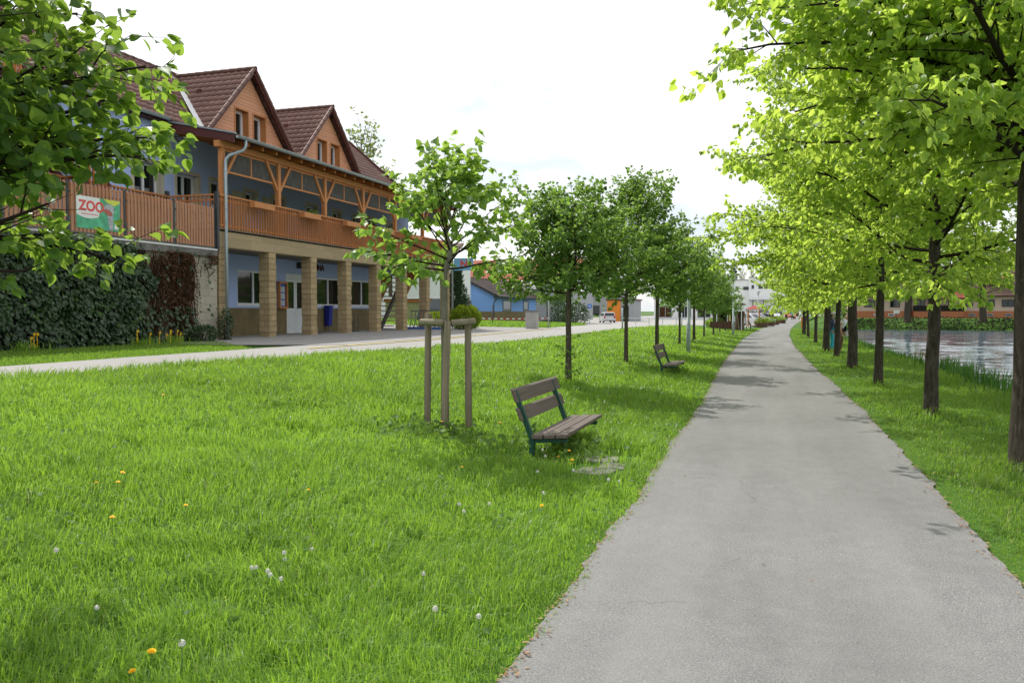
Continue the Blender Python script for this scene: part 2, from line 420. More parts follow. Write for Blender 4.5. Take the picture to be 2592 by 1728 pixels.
def unit(a):
    return a / np.maximum(np.linalg.norm(a, axis=-1, keepdims=True), 1e-9)
LEAF = np.array([[0, 0, 0], [-.30, -.04, .06], [-.50, .32, .10], [-.33, .72, .04], [0, 1.05, -.10], [.33, .72, .04], [.50, .32, .10], [.30, -.04, .06]])
def leaves_np(P, D, S, rng, up=.6, shape=LEAF, width=.95):
    """heart leaves at P, axis D, size S"""
    n = len(P); D = unit(D)
    nn = np.array([0, 0, up]) + rng.normal(0, .5, (n, 3))
    Nn = unit(nn - D * np.sum(nn * D, 1, keepdims=True)); R = np.cross(D, Nn)
    cur = rng.uniform(.4, 1.8, (n, 1))
    k = len(shape)
    V = np.empty((n, k, 3))
    for i in range(k):
        a, b, c = shape[i]
        V[:, i] = P + S[:, None] * (R * a * width + D * b + Nn * (c * cur - .12 * b * b * cur))
    b = (np.arange(n) * k)[:, None]
    L = b + np.array([0, 4, 3, 2, 1]); Rr = b + np.array([0, 7, 6, 5, 4])
    t = np.repeat(rng.random(n), k)
    return V.reshape(-1, 3), np.concatenate([L, Rr]), t
def _heart():
    h = [(-.20, -.07, .03), (-.42, .03, .08), (-.53, .26, .11), (-.48, .50, .10), (-.32, .74, .06), (-.13, .93, .0)]
    return np.array([(0, 0, 0)] + h + [(0, 1.10, -.08), (0, .52, -.01)] + [(-a, b, c) for a, b, c in reversed(h)])
HEART = _heart()
def hearts_np(P, D, S, rng, up=.6):
    V, F, t = leaves_np(P, D, S, rng, up, HEART)
    b = (np.arange(len(P)) * 15)[:, None]
    return V, np.concatenate([b + np.array([0, 8, 7, 6, 5, 4, 3, 2, 1]), b + np.array([0, 14, 13, 12, 11, 10, 9, 7, 8])]), t
QLEAF = np.array([[0, 0, 0], [-.5, .5, .05], [0, 1, -.05], [.5, .5, .05]])
def quads_np(P, D, S, rng, up=.6, width=.8):
    n = len(P); D = unit(D)
    nn = np.array([0, 0, up]) + rng.normal(0, .6, (n, 3))
    Nn = unit(nn - D * np.sum(nn * D, 1, keepdims=True)); R = np.cross(D, Nn)
    V = np.empty((n, 4, 3))
    for i in range(4):
        a, b, c = QLEAF[i]; V[:, i] = P + S[:, None] * (R * a * width + D * b + Nn * c)
    F = (np.arange(n) * 4)[:, None] + np.arange(4)
    return V.reshape(-1, 3), F, np.repeat(rng.random(n), 4)
# ---------------------------------------------------------------- world, sun, camera
def setup_world():
    w = bpy.data.worlds.new("World"); sc.world = w; w.use_nodes = True
    t = w.node_tree; t.nodes.clear()
    o = t.nodes.new('ShaderNodeOutputWorld'); bg = t.nodes.new('ShaderNodeBackground'); bg.inputs[1].default_value = .10
    sky = t.nodes.new('ShaderNodeTexSky'); sky.sky_type = 'NISHITA'; sky.sun_disc = False
    sky.sun_elevation = math.radians(52); sky.sun_rotation = math.radians(-45); sky.air_density = 1.0; sky.dust_density = 1.5
    tc = t.nodes.new('ShaderNodeTexCoord'); mp = t.nodes.new('ShaderNodeMapping'); mp.inputs['Scale'].default_value = (1, 1, 2.6)
    t.links.new(tc.outputs['Generated'], mp.inputs[0])
    n1 = noise(t, mp.outputs[0], 2.3, 6, .6)
    fac = ramp(t, n1, [(.37, (.66, .66, .66)), (.50, (.92, .92, .92)), (.61, (1, 1, 1))])
    n2 = noise(t, mp.outputs[0], 3.1, 5, .6)
    cloud = ramp(t, n2, [(.38, (9.0, 9.9, 10.6)), (.50, (12.6, 12.9, 13.2)), (.64, (15.0, 15.0, 15.0))])
    t.links.new(mixc(t, fac, sky.outputs[0], cloud), bg.inputs[0])
    t.links.new(bg.outputs[0], o.inputs[0])
setup_world()
def setup_sun():
    l = bpy.data.lights.new('sun', 'SUN'); l.energy = 4.3; l.angle = math.radians(.6); l.color = (1, .955, .88)
    o = bpy.data.objects.new('sun', l); link(o)
    el = math.radians(52); d = Vector((-math.cos(el) * .707, math.cos(el) * .707, math.sin(el)))
    o.rotation_euler = d.to_track_quat('Z', 'Y').to_euler(); o.location = (-20, 20, 40)
setup_sun()
def setup_cam():
    c = bpy.data.cameras.new('camera'); c.sensor_width = 36; c.lens = 1898 / 2352 * 36; c.clip_end = 3000; c.clip_start = .1
    o = bpy.data.objects.new('camera', c); link(o); o.location = (0, 0, 1.73)
    o.rotation_euler = (math.radians(90 - 2.08), 0, math.radians(17.87)); sc.camera = o
setup_cam()
sc.view_settings.view_transform = 'Standard'; sc.view_settings.look = 'None'; sc.view_settings.exposure = 0
sc.cycles.max_bounces = 10; sc.cycles.transparent_max_bounces = 4
sc.cycles.diffuse_bounces = 5; sc.cycles.glossy_bounces = 2; sc.cycles.transmission_bounces = 5
sc.cycles.caustics_reflective = False; sc.cycles.caustics_refractive = False

# ---------------------------------------------------------------- ground, path, road, water
def grid_mesh(name, xs, ys, zf, mat, dz=0):
    X, Y = np.meshgrid(xs, ys); Z = zf(X, Y) + dz
    V = np.stack([X, Y, Z], -1).reshape(-1, 3); nx, ny = len(xs), len(ys)
    i = (np.arange(ny - 1)[:, None] * nx + np.arange(nx - 1)).ravel()
    F = np.stack([i, i + 1, i + nx + 1, i + nx], 1)
    return npmesh(name, V, [F], mat, smooth=True)
def setup_ground():
    xs = np.concatenate([[-900, -500, -250, -150, -100, -70, -55, -45, -38], np.arange(-33, -3, .5), np.arange(-3, 9, .2), np.arange(9, 16, 1), [18, 22, 28, 36, 50, 80, 150, 300, 900]])
    ys = np.concatenate([[-300, -100, -50, -30], np.arange(-20, 0, 2), np.arange(0, 60, .6), np.arange(60, 125, 1.25), [128, 132, 140, 150, 165, 190, 220, 260, 320, 420, 600, 900, 1500]])
    tag(npobj('ground', grid_mesh('ground', xs, ys, hz, 'ground')), kind='structure')
    rng = np.random.default_rng(17)
    wx = np.concatenate([np.arange(4.0, 34, .30), np.arange(34, 70, .8), [75, 90, 120, 180, 260]]); wy = np.concatenate([[-60, -20], np.arange(0, 60, .16), np.arange(60, 111.2, .25)])
    comp = [(rng.uniform(.55, 2.2), rng.normal(1.4, .30), rng.uniform(0, 6.28)) for _ in range(26)]
    def waves(X, Y):
        Z = np.full_like(X, -.5); Xw = X + .8 * np.sin(Y * .23) + .5 * np.sin(X * .4 + Y * .1)
        for lam, th, ph in comp:
            k = 2 * PI / lam; Z += .0040 * lam ** .9 * np.sin(k * (Xw * math.cos(th) + Y * math.sin(th)) + ph) * (.55 + .45 * np.sin(.13 * X + .09 * Y + ph * 3))
        return Z
    me = grid_mesh('water', wx, wy, waves, 'water')
    tag(npobj('water', me), kind='structure')
setup_ground()
PCY = [-20, 0, 15, 20, 25, 30, 45, 60, 80, 110, 140, 200, 300]
PCX = [.15, .14, .05, -.08, -.25, -.38, -.62, -.66, -.36, .55, 1.7, 4.2, 9]
def pcx(y): return np.interp(y, PCY, PCX)
def strip(name, ys, left, right, n, mat, dz, jag=0., seed=1):
    rng = np.random.default_rng(seed); ys = np.asarray(ys, float)
    def j():
        a = rng.normal(0, jag, len(ys)); b = np.convolve(rng.normal(0, jag * 2.2, len(ys)), np.ones(9) / 9, 'same'); return a * .5 + b
    L = left(ys) + j(); R = right(ys) + j()
    T = np.linspace(0, 1, n)
    X = L[:, None] * (1 - T) + R[:, None] * T; Y = np.repeat(ys[:, None], n, 1)
    V = np.stack([X, Y, hz(X, Y) + dz], -1).reshape(-1, 3)
    i = (np.arange(len(ys) - 1)[:, None] * n + np.arange(n - 1)).ravel()
    F = np.stack([i, i + 1, i + n + 1, i + n], 1)
    return tag(npobj(name, npmesh(name, V, [F], mat, smooth=True)), kind='structure'), L, R
ysp = np.concatenate([np.arange(-8, 40, .12), np.arange(40, 260, .6)])
_, PL, PR = strip('path', ysp, lambda y: pcx(y) - 1.40 + .07 * (1 - sm(6, 14, y)), lambda y: pcx(y) + 1.38, 9, 'path', .022, .022, 3)
RLY = [-30, 10, 15, 19, 28, 60, 80, 100, 140]; RLX = [-10.8, -10.7, -10.2, -9.6, -8.7, -9.0, -9.3, -9.5, -6]
RRX = [-12.75, -12.75, -12.75, -12.75, -11.5, -13.5, -19, -22, -24]
ysr = np.concatenate([np.arange(-15, 50, .4), np.arange(50, 130, 1.)])
strip('road', ysr, lambda y: np.interp(y, RLY, RRX), lambda y: np.interp(y, RLY, RLX), 8, 'road', .03, .03, 5)
strip('forecourt', np.arange(19.2, 46, .3), lambda y: y * 0 - 23.0, lambda y: np.interp(y, [19.2, 21, 46], [-14.5, -11.6, -11.6]), 9, 'pavers', .036, .02, 6)
strip('road_marking', np.arange(18.6, 44, .3), lambda y: np.interp(y, [18, 26, 44], [-11.62, -11.36, -11.9]), lambda y: np.interp(y, [18, 26, 44], [-11.46, -11.20, -11.75]), 2, 'yellow_paint', .046, .006, 8)
strip('car_park', np.arange(92, 259, 2), lambda y: y * 0 - 32., lambda y: pcx(y) - 1.6 - 1.0 * np.clip((128 - y) / 30, 0, 1), 14, 'road', .014, .03, 9)

# ---------------------------------------------------------------- lawn
def blades(P, h, w, rng, bend=.5, wind=(.35, -.2), tint=None, field=None):
    n = len(P)
    az = rng.uniform(0, 2 * PI, n); side = np.stack([np.cos(az), np.sin(az), np.zeros(n)], 1)
    ba = az + PI / 2 + rng.normal(0, .5, n)
    bd = np.stack([np.cos(ba), np.sin(ba), np.zeros(n)], 1) * (rng.random(n) ** 1.3 * bend * 2)[:, None] + np.array([wind[0], wind[1], 0]) * rng.uniform(.2, 1, (n, 1))
    if field is not None: bd = bd + field * rng.uniform(.3, 1.1, (n, 1))
    hh = h[:, None]; ww = w[:, None]
    up = np.array([0, 0, 1.])
    V = np.empty((n, 5, 3))
    V[:, 0] = P - side * ww * .5; V[:, 1] = P + side * ww * .5
    mid = P + up * hh * .58 + bd * hh * .22
    V[:, 2] = mid + side * ww * .42; V[:, 3] = mid - side * ww * .42
    lean = np.minimum(np.linalg.norm(bd, axis=1, keepdims=True), 1.4)
    V[:, 4] = P + up * hh * (1 - .33 * lean ** 1.5) + bd * hh * .85
    b = (np.arange(n) * 5)[:, None]
    Q = b + np.array([0, 1, 2, 3]); T = b + np.array([3, 2, 4])
    t = rng.random(n) if tint is None else tint
    return V.reshape(-1, 3), Q, T, np.repeat(t, 5)
yaw = math.radians(17.87)
def vnoise(x, y, s, seed):
    rng = np.random.default_rng(seed); g = rng.random((64, 64))
    u = (x * s) % 63; v = (y * s) % 63; i = u.astype(int); j = v.astype(int); fu = u - i; fv = v - j
    fu = fu * fu * (3 - 2 * fu); fv = fv * fv * (3 - 2 * fv)
    return g[j, i] * (1 - fu) * (1 - fv) + g[j, i + 1] * fu * (1 - fv) + g[j + 1, i] * (1 - fu) * fv + g[j + 1, i + 1] * fu * fv
BINS = [(2.3, 4, 4800, .0048, 1), (4, 6, 3400, .0056, 1), (6, 9, 2200, .0070, 1), (9, 14, 1150, .010, 1), (14, 22, 500, .016, 1), (22, 40, 150, .030, .95), (40, 85, 42, .060, .9)]
def sample_grass(rng, half=.80):
    out = []
    for r0, r1, den, w, hs in BINS:
        n = int(den * half * (r1 * r1 - r0 * r0))
        r = np.sqrt(rng.uniform(r0 * r0, r1 * r1, n)); a = rng.uniform(-half, half, n) + yaw
        x = -np.sin(a) * r; y = np.cos(a) * r
        out.append((x, y, np.full(n, w), np.full(n, hs)))
    return [np.concatenate(k) for k in zip(*out)]
def setup_lawn():
    rng = np.random.default_rng(11)
    x, y, w, hs = sample_grass(rng)
    lrag = np.interp(y, ysp, PL); rrag = np.interp(y, ysp, PR)
    left = (x < lrag + .06) & (x > np.interp(y, RLY, RLX) + .05)
    left &= ~((y > 74) & (x < -2.6))
    xl, yl, wl_, hl = x[left], y[left], w[left], hs[left]
    pn = vnoise(xl + 50, yl + 20, .55, 1); pn2 = vnoise(xl + 50, yl + 20, 2.1, 2)
    edge = np.clip((np.interp(yl, ysp, PL) - xl) / .4 + .3, .42, 1)
    pn3 = vnoise(xl + 50, yl + 20, 5.5, 25)
    h = (.030 + .062 * pn + .045 * pn2 + .06 * pn3 + .04 * sm(-3.5, -8, xl)) * rng.uniform(.40, 1.35, len(xl)) * edge * hl
    # bare spot at slabs
    keep = ~((xl > -2.15) & (xl < -1.55) & (yl > 8.3) & (yl < 9.8) & (rng.random(len(xl)) < .85))
    # tufts round stakes and bench feet
    for cx, cy, rr, k in ((-4.1, 9.5, .65, -.62), (-2.0, 10.3, .38, 1.3), (-2.72, 8.95, .45, -.6), (-3.0, 22.4, .6, -.5)):
        d = np.hypot(xl - cx, yl - cy); h *= 1 + k * np.exp(-(d / rr) ** 2)
    P = np.stack([xl, yl, hz(xl, yl) - .004], 1)[keep]
    tint = np.clip(.45 * vnoise(xl + 50, yl + 20, .8, 5) + .30 * vnoise(xl + 50, yl + 20, 3.0, 15) + .55 * rng.random(len(xl)) ** 1.4 - .12 + .25 * (vnoise(xl + 50, yl + 20, .22, 16) - .5), 0, .97)[keep]
    tint[rng.random(len(tint)) < .018] = 1.0
    fa = 9 * vnoise(xl + 50, yl + 20, 1.6, 21) + 3 * vnoise(xl + 50, yl + 20, .35, 22); fm = .25 + .75 * vnoise(xl + 50, yl + 20, 2.4, 23)
    fld = np.stack([np.cos(fa) * fm, np.sin(fa) * fm, 0 * fa], 1)[keep]
    # taller arching tufts scattered through the rougher part of the lawn
    tx, ty, th = [], [], []
    for k in range(420):
        r_ = rng.uniform(2.6, 17); a_ = rng.uniform(-.8, .8) + yaw; cx, cy = -math.sin(a_) * r_, math.cos(a_) * r_
        if cx > np.interp(cy, ysp, PL) - .35 or cx < np.interp(cy, RLY, RLX) + .2 or (abs(cx + 2.4) < .9 and abs(cy - 9.4) < 2.0) or (abs(cx + 4) < .7 and abs(cy - 9.2) < 1.2) or vnoise(np.array([cx + 50]), np.array([cy + 20]), .45, 24)[0] < .42: continue
        m_ = int(rng.integers(26, 60)); s_ = rng.uniform(.05, .14)
        tx.append(cx + rng.normal(0, s_, m_)); ty.append(cy + rng.normal(0, s_, m_)); th.append(rng.uniform(.6, 1.15, m_) * rng.uniform(.12, .26))
    tx, ty, th = np.concatenate(tx), np.concatenate(ty), np.concatenate(th)
    P = np.concatenate([P, np.stack([tx, ty, hz(tx, ty) - .004], 1)]); hh_ = np.concatenate([h[keep], th]); ww_ = np.concatenate([wl_[keep], .0055 + .0006 * np.hypot(tx, ty)])
    fld = np.concatenate([fld, np.stack([rng.normal(.25, .5, len(tx)), rng.normal(-.2, .5, len(tx)), 0 * tx], 1)]); tint = np.concatenate([tint, np.clip(rng.normal(.35, .25, len(tx)), 0, .97)])
    V, Q, T, tt = blades(P, hh_, ww_, rng, .75, tint=tint, field=fld)
    # low broad leaves of clover and dandelion among the blades
    n = 2600; r = np.sqrt(rng.uniform(2.4 ** 2, 12 ** 2, n)); a = rng.uniform(-.8, .8, n) + yaw
    bx = -np.sin(a) * r; by = np.cos(a) * r; ok = (bx < np.interp(by, ysp, PL) - .05) & (bx > -8.5); bx, by = bx[ok], by[ok]
    ok = vnoise(bx + 50, by + 20, .9, 9) > .45; bx, by = bx[ok], by[ok]; n = len(bx); az = rng.uniform(0, 2 * PI, n)
    D = np.stack([np.cos(az), np.sin(az), rng.uniform(.1, 1.0, n)], 1)
    Vb, Fb, tb = leaves_np(np.stack([bx, by, hz(bx, by) + rng.uniform(.03, .09, n)], 1), D, rng.uniform(.02, .05, n), rng, 1.0)
    tag(npobj('lawn_weeds', npmesh('lawn_weeds', Vb, [Fb], 'ivy_fresh', tb)), 'low clover and broad-leaved weeds scattered through the lawn', 'weeds', kind='stuff')
    me = npmesh('lawn_grass', V, [Q, T], 'lawn_grass', tt)
    tag(npobj('lawn_grass', me), 'long green grass of the lawn between road and path', 'grass', kind='stuff')
    # right verge to the water
    sh = np.interp(y, SHY, SHX)
    right = (x > rrag - .05) & (x < sh + .15)
    xr, yr, wr, hr = x[right], y[right], w[right], hs[right]
    d = (sh[right] - xr)
    h = (.045 + .05 * vnoise(xr + 50, yr, .7, 3)) * rng.uniform(.5, 1.3, len(xr)) * hr
    h *= np.clip((xr - rrag[right]) / .5 + .2, .3, 1)
    h *= 1 + 3.5 * sm(1.6, .3, d)
    for ty, tx in ((10.35, 2.75), (15.5, 2.5), (21.2, 2.27), (27.3, 2.2), (33.5, 2.1), (38.8, 2.0)):
        h *= 1 + 1.6 * np.exp(-(np.hypot(xr - tx, yr - ty) / .55) ** 2)
    P = np.stack([xr, yr, hz(xr, yr) - .004], 1)
    tint = np.clip(.6 * vnoise(xr + 50, yr + 20, .6, 6) + .45 * rng.random(len(xr)), 0, .97); tint[rng.random(len(xr)) < np.where(xr < rrag[right] + .8, .10, .02)] = 1.0
    V, Q, T, tt = blades(P, h, wr, rng, .55, tint=tint)
    tag(npobj('verge_grass', npmesh('verge_grass', V, [Q, T], 'verge_grass', tt)), 'short mown grass of the verge between path and pond', 'grass', kind='stuff')
    # strip in front of the ivy wall and rough grass beyond the forecourt
    n = 26000; xs_ = rng.uniform(-17.0, -12.7, n); ys_ = rng.uniform(9, 20.8, n)
    lim = np.interp(ys_, [9, 18, 20.8], [-12.75, -12.75, -15.8]); ok = xs_ < lim
    n2 = 16000; xa = rng.uniform(-27, -13.2, n2); ya = rng.uniform(45.5, 76, n2); ok2 = xa < np.interp(ya, RLY, RRX) - .1
    X = np.concatenate([xs_[ok], xa[ok2]]); Y = np.concatenate([ys_[ok], ya[ok2]])
    far = Y > 40
    h = np.where(far, rng.uniform(.10, .32, len(X)), rng.uniform(.04, .09, len(X))); ww = np.where(far, .06, .018)
    V, Q, T, tt = blades(np.stack([X, Y, hz(X, Y)], 1), h, ww, rng, .5)
    tag(npobj('roadside_grass', npmesh('roadside_grass', V, [Q, T], 'verge_grass', np.clip(tt * .6 + .4, 0, 1))), 'bright grass strip along the far side of the road', 'grass', kind='stuff')
    # reeds and iris on the shore
    n = 4200; yy = rng.uniform(8, 62, n) ; sx = np.interp(yy, SHY, SHX)
    xx = sx + rng.normal(.0, .28, n); ok = vnoise(xx * 2 + 40, yy + 3, .8, 8) > .33; xx, yy = xx[ok], yy[ok]
    h = rng.uniform(.35, .75, len(xx)) * np.where(yy < 33, 1.2, .75)
    V, Q, T, tt = blades(np.stack([xx, yy, np.maximum(hz(xx, yy), -.6)], 1), h, np.full(len(xx), .032), rng, .22, (.1, -.1))
    tag(npobj('reeds', npmesh('reeds', V, [Q, T], 'reed_leaves', tt)), 'sword-leaved reeds and iris along the near water edge', 'reeds', kind='stuff')
    # far bank undergrowth
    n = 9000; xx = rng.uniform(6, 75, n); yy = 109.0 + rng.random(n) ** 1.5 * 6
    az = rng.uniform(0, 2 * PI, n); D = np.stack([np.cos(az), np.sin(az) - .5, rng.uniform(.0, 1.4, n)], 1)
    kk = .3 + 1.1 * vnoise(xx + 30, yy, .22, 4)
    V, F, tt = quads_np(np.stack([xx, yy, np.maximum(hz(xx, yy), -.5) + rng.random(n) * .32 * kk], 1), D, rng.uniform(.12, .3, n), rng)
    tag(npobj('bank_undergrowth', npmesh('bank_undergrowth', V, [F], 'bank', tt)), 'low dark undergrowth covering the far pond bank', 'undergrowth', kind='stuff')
    # dry litter along both edges of the path
    n = 2800; s = rng.random(n) < .5; yy = rng.random(n) ** 1.8 * 45 + 2.5
    xx = np.where(s, np.interp(yy, ysp, PL) + np.abs(rng.normal(0, .05, n)) - .02, np.interp(yy, ysp, PR) - np.abs(rng.normal(0, .05, n)) + .02)
    loose = rng.random(n) < .018; xx = np.where(loose, pcx(yy) + rng.uniform(-1.3, 1.3, n), xx)
    az = rng.uniform(0, 2 * PI, n); D = np.stack([np.cos(az), np.sin(az), rng.uniform(-.05, .15, n)], 1)
    V, F, tt = quads_np(np.stack([xx, yy, hz(xx, yy) + .027 + rng.random(n) * .008], 1), D, rng.uniform(.012, .034, n) * (1 + yy * .02), rng, 3., .45)
    tag(npobj('path_litter', npmesh('path_litter', V, [F], 'litter', tt)), 'reddish dry bud scales and litter along the path edges', 'litter', kind='stuff')
setup_lawn()
YEL = [(-10.25, 9.54), (-10.81, 12.3), (-7.35, 8.53), (-6.01, 7.67), (-4.87, 5.14), (-4.79, 4.85), (-4.72, 4.96), (-3.59, 5.77), (-4.0, 4.83), (-4.1, 4.26), (-2.68, 2.99), (-2.61, 2.84), (-8.48, 12.63), (-8.93, 12.24), (-2.22, 8.96), (-2.22, 8.46), (-2.1, 8.6), (-2.03, 8.33), (-2.9, 7.45), (-3.37, 9.98), (-3.66, 11.54), (-4.5, 14.04), (-4.79, 13.68), (-1.83, 6.48), (-3.92, 9.33)]
SEED = [(-3.19, 3.21), (-2.87, 4.38), (-2.84, 4.64), (-2.91, 4.1), (-2.8, 4.05), (-2.79, 4.07), (-2.67, 3.99), (-3.93, 3.69), (-2.56, 3.04), (-8.49, 10.1), (-7.59, 9.71), (-1.47, 7.46), (-1.41, 7.71), (-1.89, 7.85), (-2.21, 7.74), (-2.32, 8.34), (-3.8, 11.11), (-4.01, 11.68), (-2.68, 13.32), (-2.11, 15.87), (-2.39, 6.13), (-2.21, 6.23), (-1.92, 6.79), (-2.46, 8.79), (-2.28, 5.95), (-2.0, 4.47), (-1.72, 3.93), (-2.91, 4.12), (-2.88, 4.37), (-1.43, 3.92)]
def setup_flowers():
    y0 = thing('dandelion', 'yellow dandelion flower standing in the lawn grass', 'flower', (0, 0, 0), 0, 'yellow dandelions in the lawn')
    MB().tube([(0, 0, 0), (.006, .004, .07), (0, 0, .135)], .0025, 5).build('stem', 'stem', y0)
    b = MB()
    for ring, (r, zz, n) in enumerate(((.021, .137, 16), (.015, .143, 12), (.008, .147, 8))):
        for k in range(n):
            a = 2 * PI * (k + .5 * ring) / n; c, s = math.cos(a), math.sin(a); w = .0035
            b.add([(-s * w * .4, c * w * .4, zz), (c * r - s * w, s * r + c * w, zz + .003), (c * r + s * w, s * r - c * w, zz + .003), (s * w * .4, -c * w * .4, zz)], [(0, 1, 2, 3)])
    b.build('flower_head', 'dand_y', y0)
    w0 = thing('dandelion_clock', 'white fluffy dandelion seed head in the lawn grass', 'flower', (0, 0, 0), 0, 'dandelion seed heads in the lawn')
    MB().tube([(0, 0, 0), (-.006, .004, .08), (0, 0, .15)], .0025, 5).build('stem', 'stem', w0)
    b = MB(); rng = random.Random(3); b.ball((0, 0, .165), .007, 6)
    for k in range(90):
        d = Vector((rng.gauss(0, 1), rng.gauss(0, 1), rng.gauss(0, 1))).normalized(); p = Vector((0, 0, .165)) + d * .0175; a = d.orthogonal().normalized(); c = d.cross(a)
        b.add([p - a * .004, p + c * .004, p + a * .004, p - c * .004], [(0, 1, 2, 3)])
    b.build('seed_head', 'dand_w', w0)
    for lst, r in ((YEL, y0), (SEED, w0)):
        for i, (x, y) in enumerate(lst):
            s = random.uniform(.68, .95); p = (x, y, Hz(x, y) + random.uniform(.01, .05))
            if i == 0: r.location = p; r.scale = (s,) * 3
            else: dup(r, p, random.uniform(0, 6), s, tilt=(random.uniform(-.2, .2), random.uniform(-.2, .2)))
setup_flowers()
# ---------------------------------------------------------------- trees
UP = Vector((0, 0, 1))
class Tree:
    def __init__(s, seed):
        s.r = random.Random(seed); s.rng = np.random.default_rng(seed)
        s.trunk = MB(); s.br = MB(); s.P = []; s.D = []; s.S = []
    def branch(s, p, d, L, r0, n, rise=.0, droop=.0, wob=.12, sides=5, mb=None):
        pts = [Vector(p)]; d = Vector(d).normalized(); st = L / n
        for i in range(n):
            d = (d + Vector((s.r.gauss(0, wob), s.r.gauss(0, wob), s.r.gauss(0, wob * .7))) + UP * (rise * (1 - i / n) - droop * (i / n))).normalized()
            pts.append(pts[-1] + d * st)
        (mb or s.br).tube(pts, [r0 * (1 - .8 * i / n) for i in range(n + 1)], sides, False)
        return pts
    def leaf(s, p, d, size):
        s.P.append(tuple(p)); s.D.append(tuple(d)); s.S.append(size)
    def twig_leaves(s, pts, size, step, start=.2, hang=.55, tipn=2):
        L = sum((pts[i + 1] - pts[i]).length for i in range(len(pts) - 1)); n = max(1, int(L * (1 - start) / step)); sg = 1
        for k in range(n):
            t = start + (1 - start) * (k + s.r.random() * .6) / n; f = t * (len(pts) - 1); i = min(int(f), len(pts) - 2)
            p = pts[i].lerp(pts[i + 1], f - i); d = (pts[i + 1] - pts[i]).normalized(); sd = d.cross(UP)
            if sd.length < .05: sd = Vector((1, 0, 0))
            sg = -sg; q = d * .5 + sd.normalized() * sg * s.r.uniform(.4, 1.0) + Vector((s.r.gauss(0, .25), s.r.gauss(0, .25), s.r.gauss(-hang, .3)))
            s.leaf(p + q.normalized() * size * .25, q, size * s.r.uniform(.65, 1.15))
        for k in range(tipn):
            q = (pts[-1] - pts[-2]).normalized() + Vector((s.r.gauss(0, .4), s.r.gauss(0, .4), s.r.gauss(-hang * .6, .3)))
            s.leaf(pts[-1], q, size * s.r.uniform(.7, 1.1))
def lime(seed, H, bh, R, tr, nl, leaf, prof, sec=4.5, ter=6., step=.06, hang=.55, el0=8, el1=68, droop=.10, flare=1.35, limit=None, only=None, quad=False, bare=.12, trunk_sides=12, extra=None, exk=1.03):
    T = Tree(seed); r = T.r
    # trunk
    zs = [-.15, 0, .15, .45, 1.0, bh * .6, bh]; k = 7
    zs += [bh + (H * .86 - bh) * (i + 1) / k for i in range(k)]
    pts = []; rad = []; wx = wy = 0
    for z in zs:
        if z > bh: wx += r.gauss(0, .05); wy += r.gauss(0, .05)
        elif z > .5: wx += r.gauss(0, tr * .06); wy += r.gauss(0, tr * .06)
        pts.append(Vector((wx, wy, z)))
        rad.append(tr * (flare if z <= 0 else 1 + (flare - 1) * .45 if z < .2 else 1.06 if z < .5 else (1.0 - .10 * z / bh) if z <= bh else max(.10, .88 * (1 - (z - bh) / (H - bh)) ** .9)))
    T.trunk.tube(pts, rad, trunk_sides)
    def tp(z):
        for a, b in zip(pts, pts[1:]):
            if a.z <= z <= b.z: return a.lerp(b, (z - a.z) / (b.z - a.z))
        return pts[-1].copy()
    az = r.uniform(0, 6.28); ex = extra or []
    for i in range(nl + len(ex)):
        t = (i + r.uniform(0, .7)) / nl; az += 2.399 + r.gauss(0, .25)
        if i >= nl: t = .3
        if only is not None and not only(az, t): continue
        z0 = bh + (H * .84 - bh) * t ** 1.1
        el = math.radians(el0 + (el1 - el0) * t ** .9 + r.gauss(0, 5))
        L = R * prof(t) * r.uniform(.82, 1.14)
        if el > .5: L = min(L, (H - z0) / math.sin(el) * r.uniform(.85, 1.1) + .12)
        d = Vector((math.cos(az) * math.cos(el), math.sin(az) * math.cos(el), math.sin(el)))
        if i >= nl:
            tg = Vector(ex[i - nl]); z0 = max(bh * .8, tg.z - .35); dv = tg - tp(z0); L = dv.length * exk; d = dv.normalized()
        rl = min(.042, tr * (.32 - .18 * t)) if H > 6 else tr * (.34 - .18 * t)
        lp = T.branch(tp(z0), d, L, rl, 7, .10, droop + .06, .09, 5)
        ns = max(3, int(L * sec))
        for j in range(ns):
            u = bare + (1 - bare) * (j + r.uniform(.1, .9)) / ns; f = u * 7; q = min(int(f), 6)
            p = lp[q].lerp(lp[q + 1], f - q); dd = (lp[q + 1] - lp[q]).normalized()
            sd = dd.cross(UP); sd = sd.normalized() if sd.length > .05 else Vector((1, 0, 0))
            sg = 1 if j % 2 else -1
            d2 = dd * .75 + sd * sg * r.uniform(.35, 1.0) + UP * r.gauss(.05, .32)
            L2 = (.30 * L * (1.15 - .75 * u) + .12) * r.uniform(.6, 1.25)
            sp = T.branch(p, d2, L2, max(.0035, rl * .38 * (1 - .6 * u)), 4, .04, droop, .14, 4)
            if limit is not None and not limit(sp[-1]): continue
            T.twig_leaves(sp, leaf, step * 1.5, .3, hang)
            nt_ = max(1, int(L2 * ter))
            for m in range(nt_):
                u2 = .15 + .85 * (m + r.random()) / nt_; f = u2 * 4; q = min(int(f), 3)
                p2 = sp[q].lerp(sp[q + 1], f - q); d3 = (sp[q + 1] - sp[q]).normalized()
                d3 = d3 * .6 + Vector((r.gauss(0, .6), r.gauss(0, .6), r.gauss(-.05, .45)))
                tpz = T.branch(p2, d3, r.uniform(.10, .30) * (.6 + .12 * R), .0032, 2, 0, droop, .16, 3)
                T.twig_leaves(tpz, leaf, step, .15, hang)
    # leader
    lead = T.branch(pts[-1], UP, H * .14, rad[-1], 4, .05, 0, .1, 4)
    T.twig_leaves(lead, leaf, step * .6, .05, hang, 4)
    return T
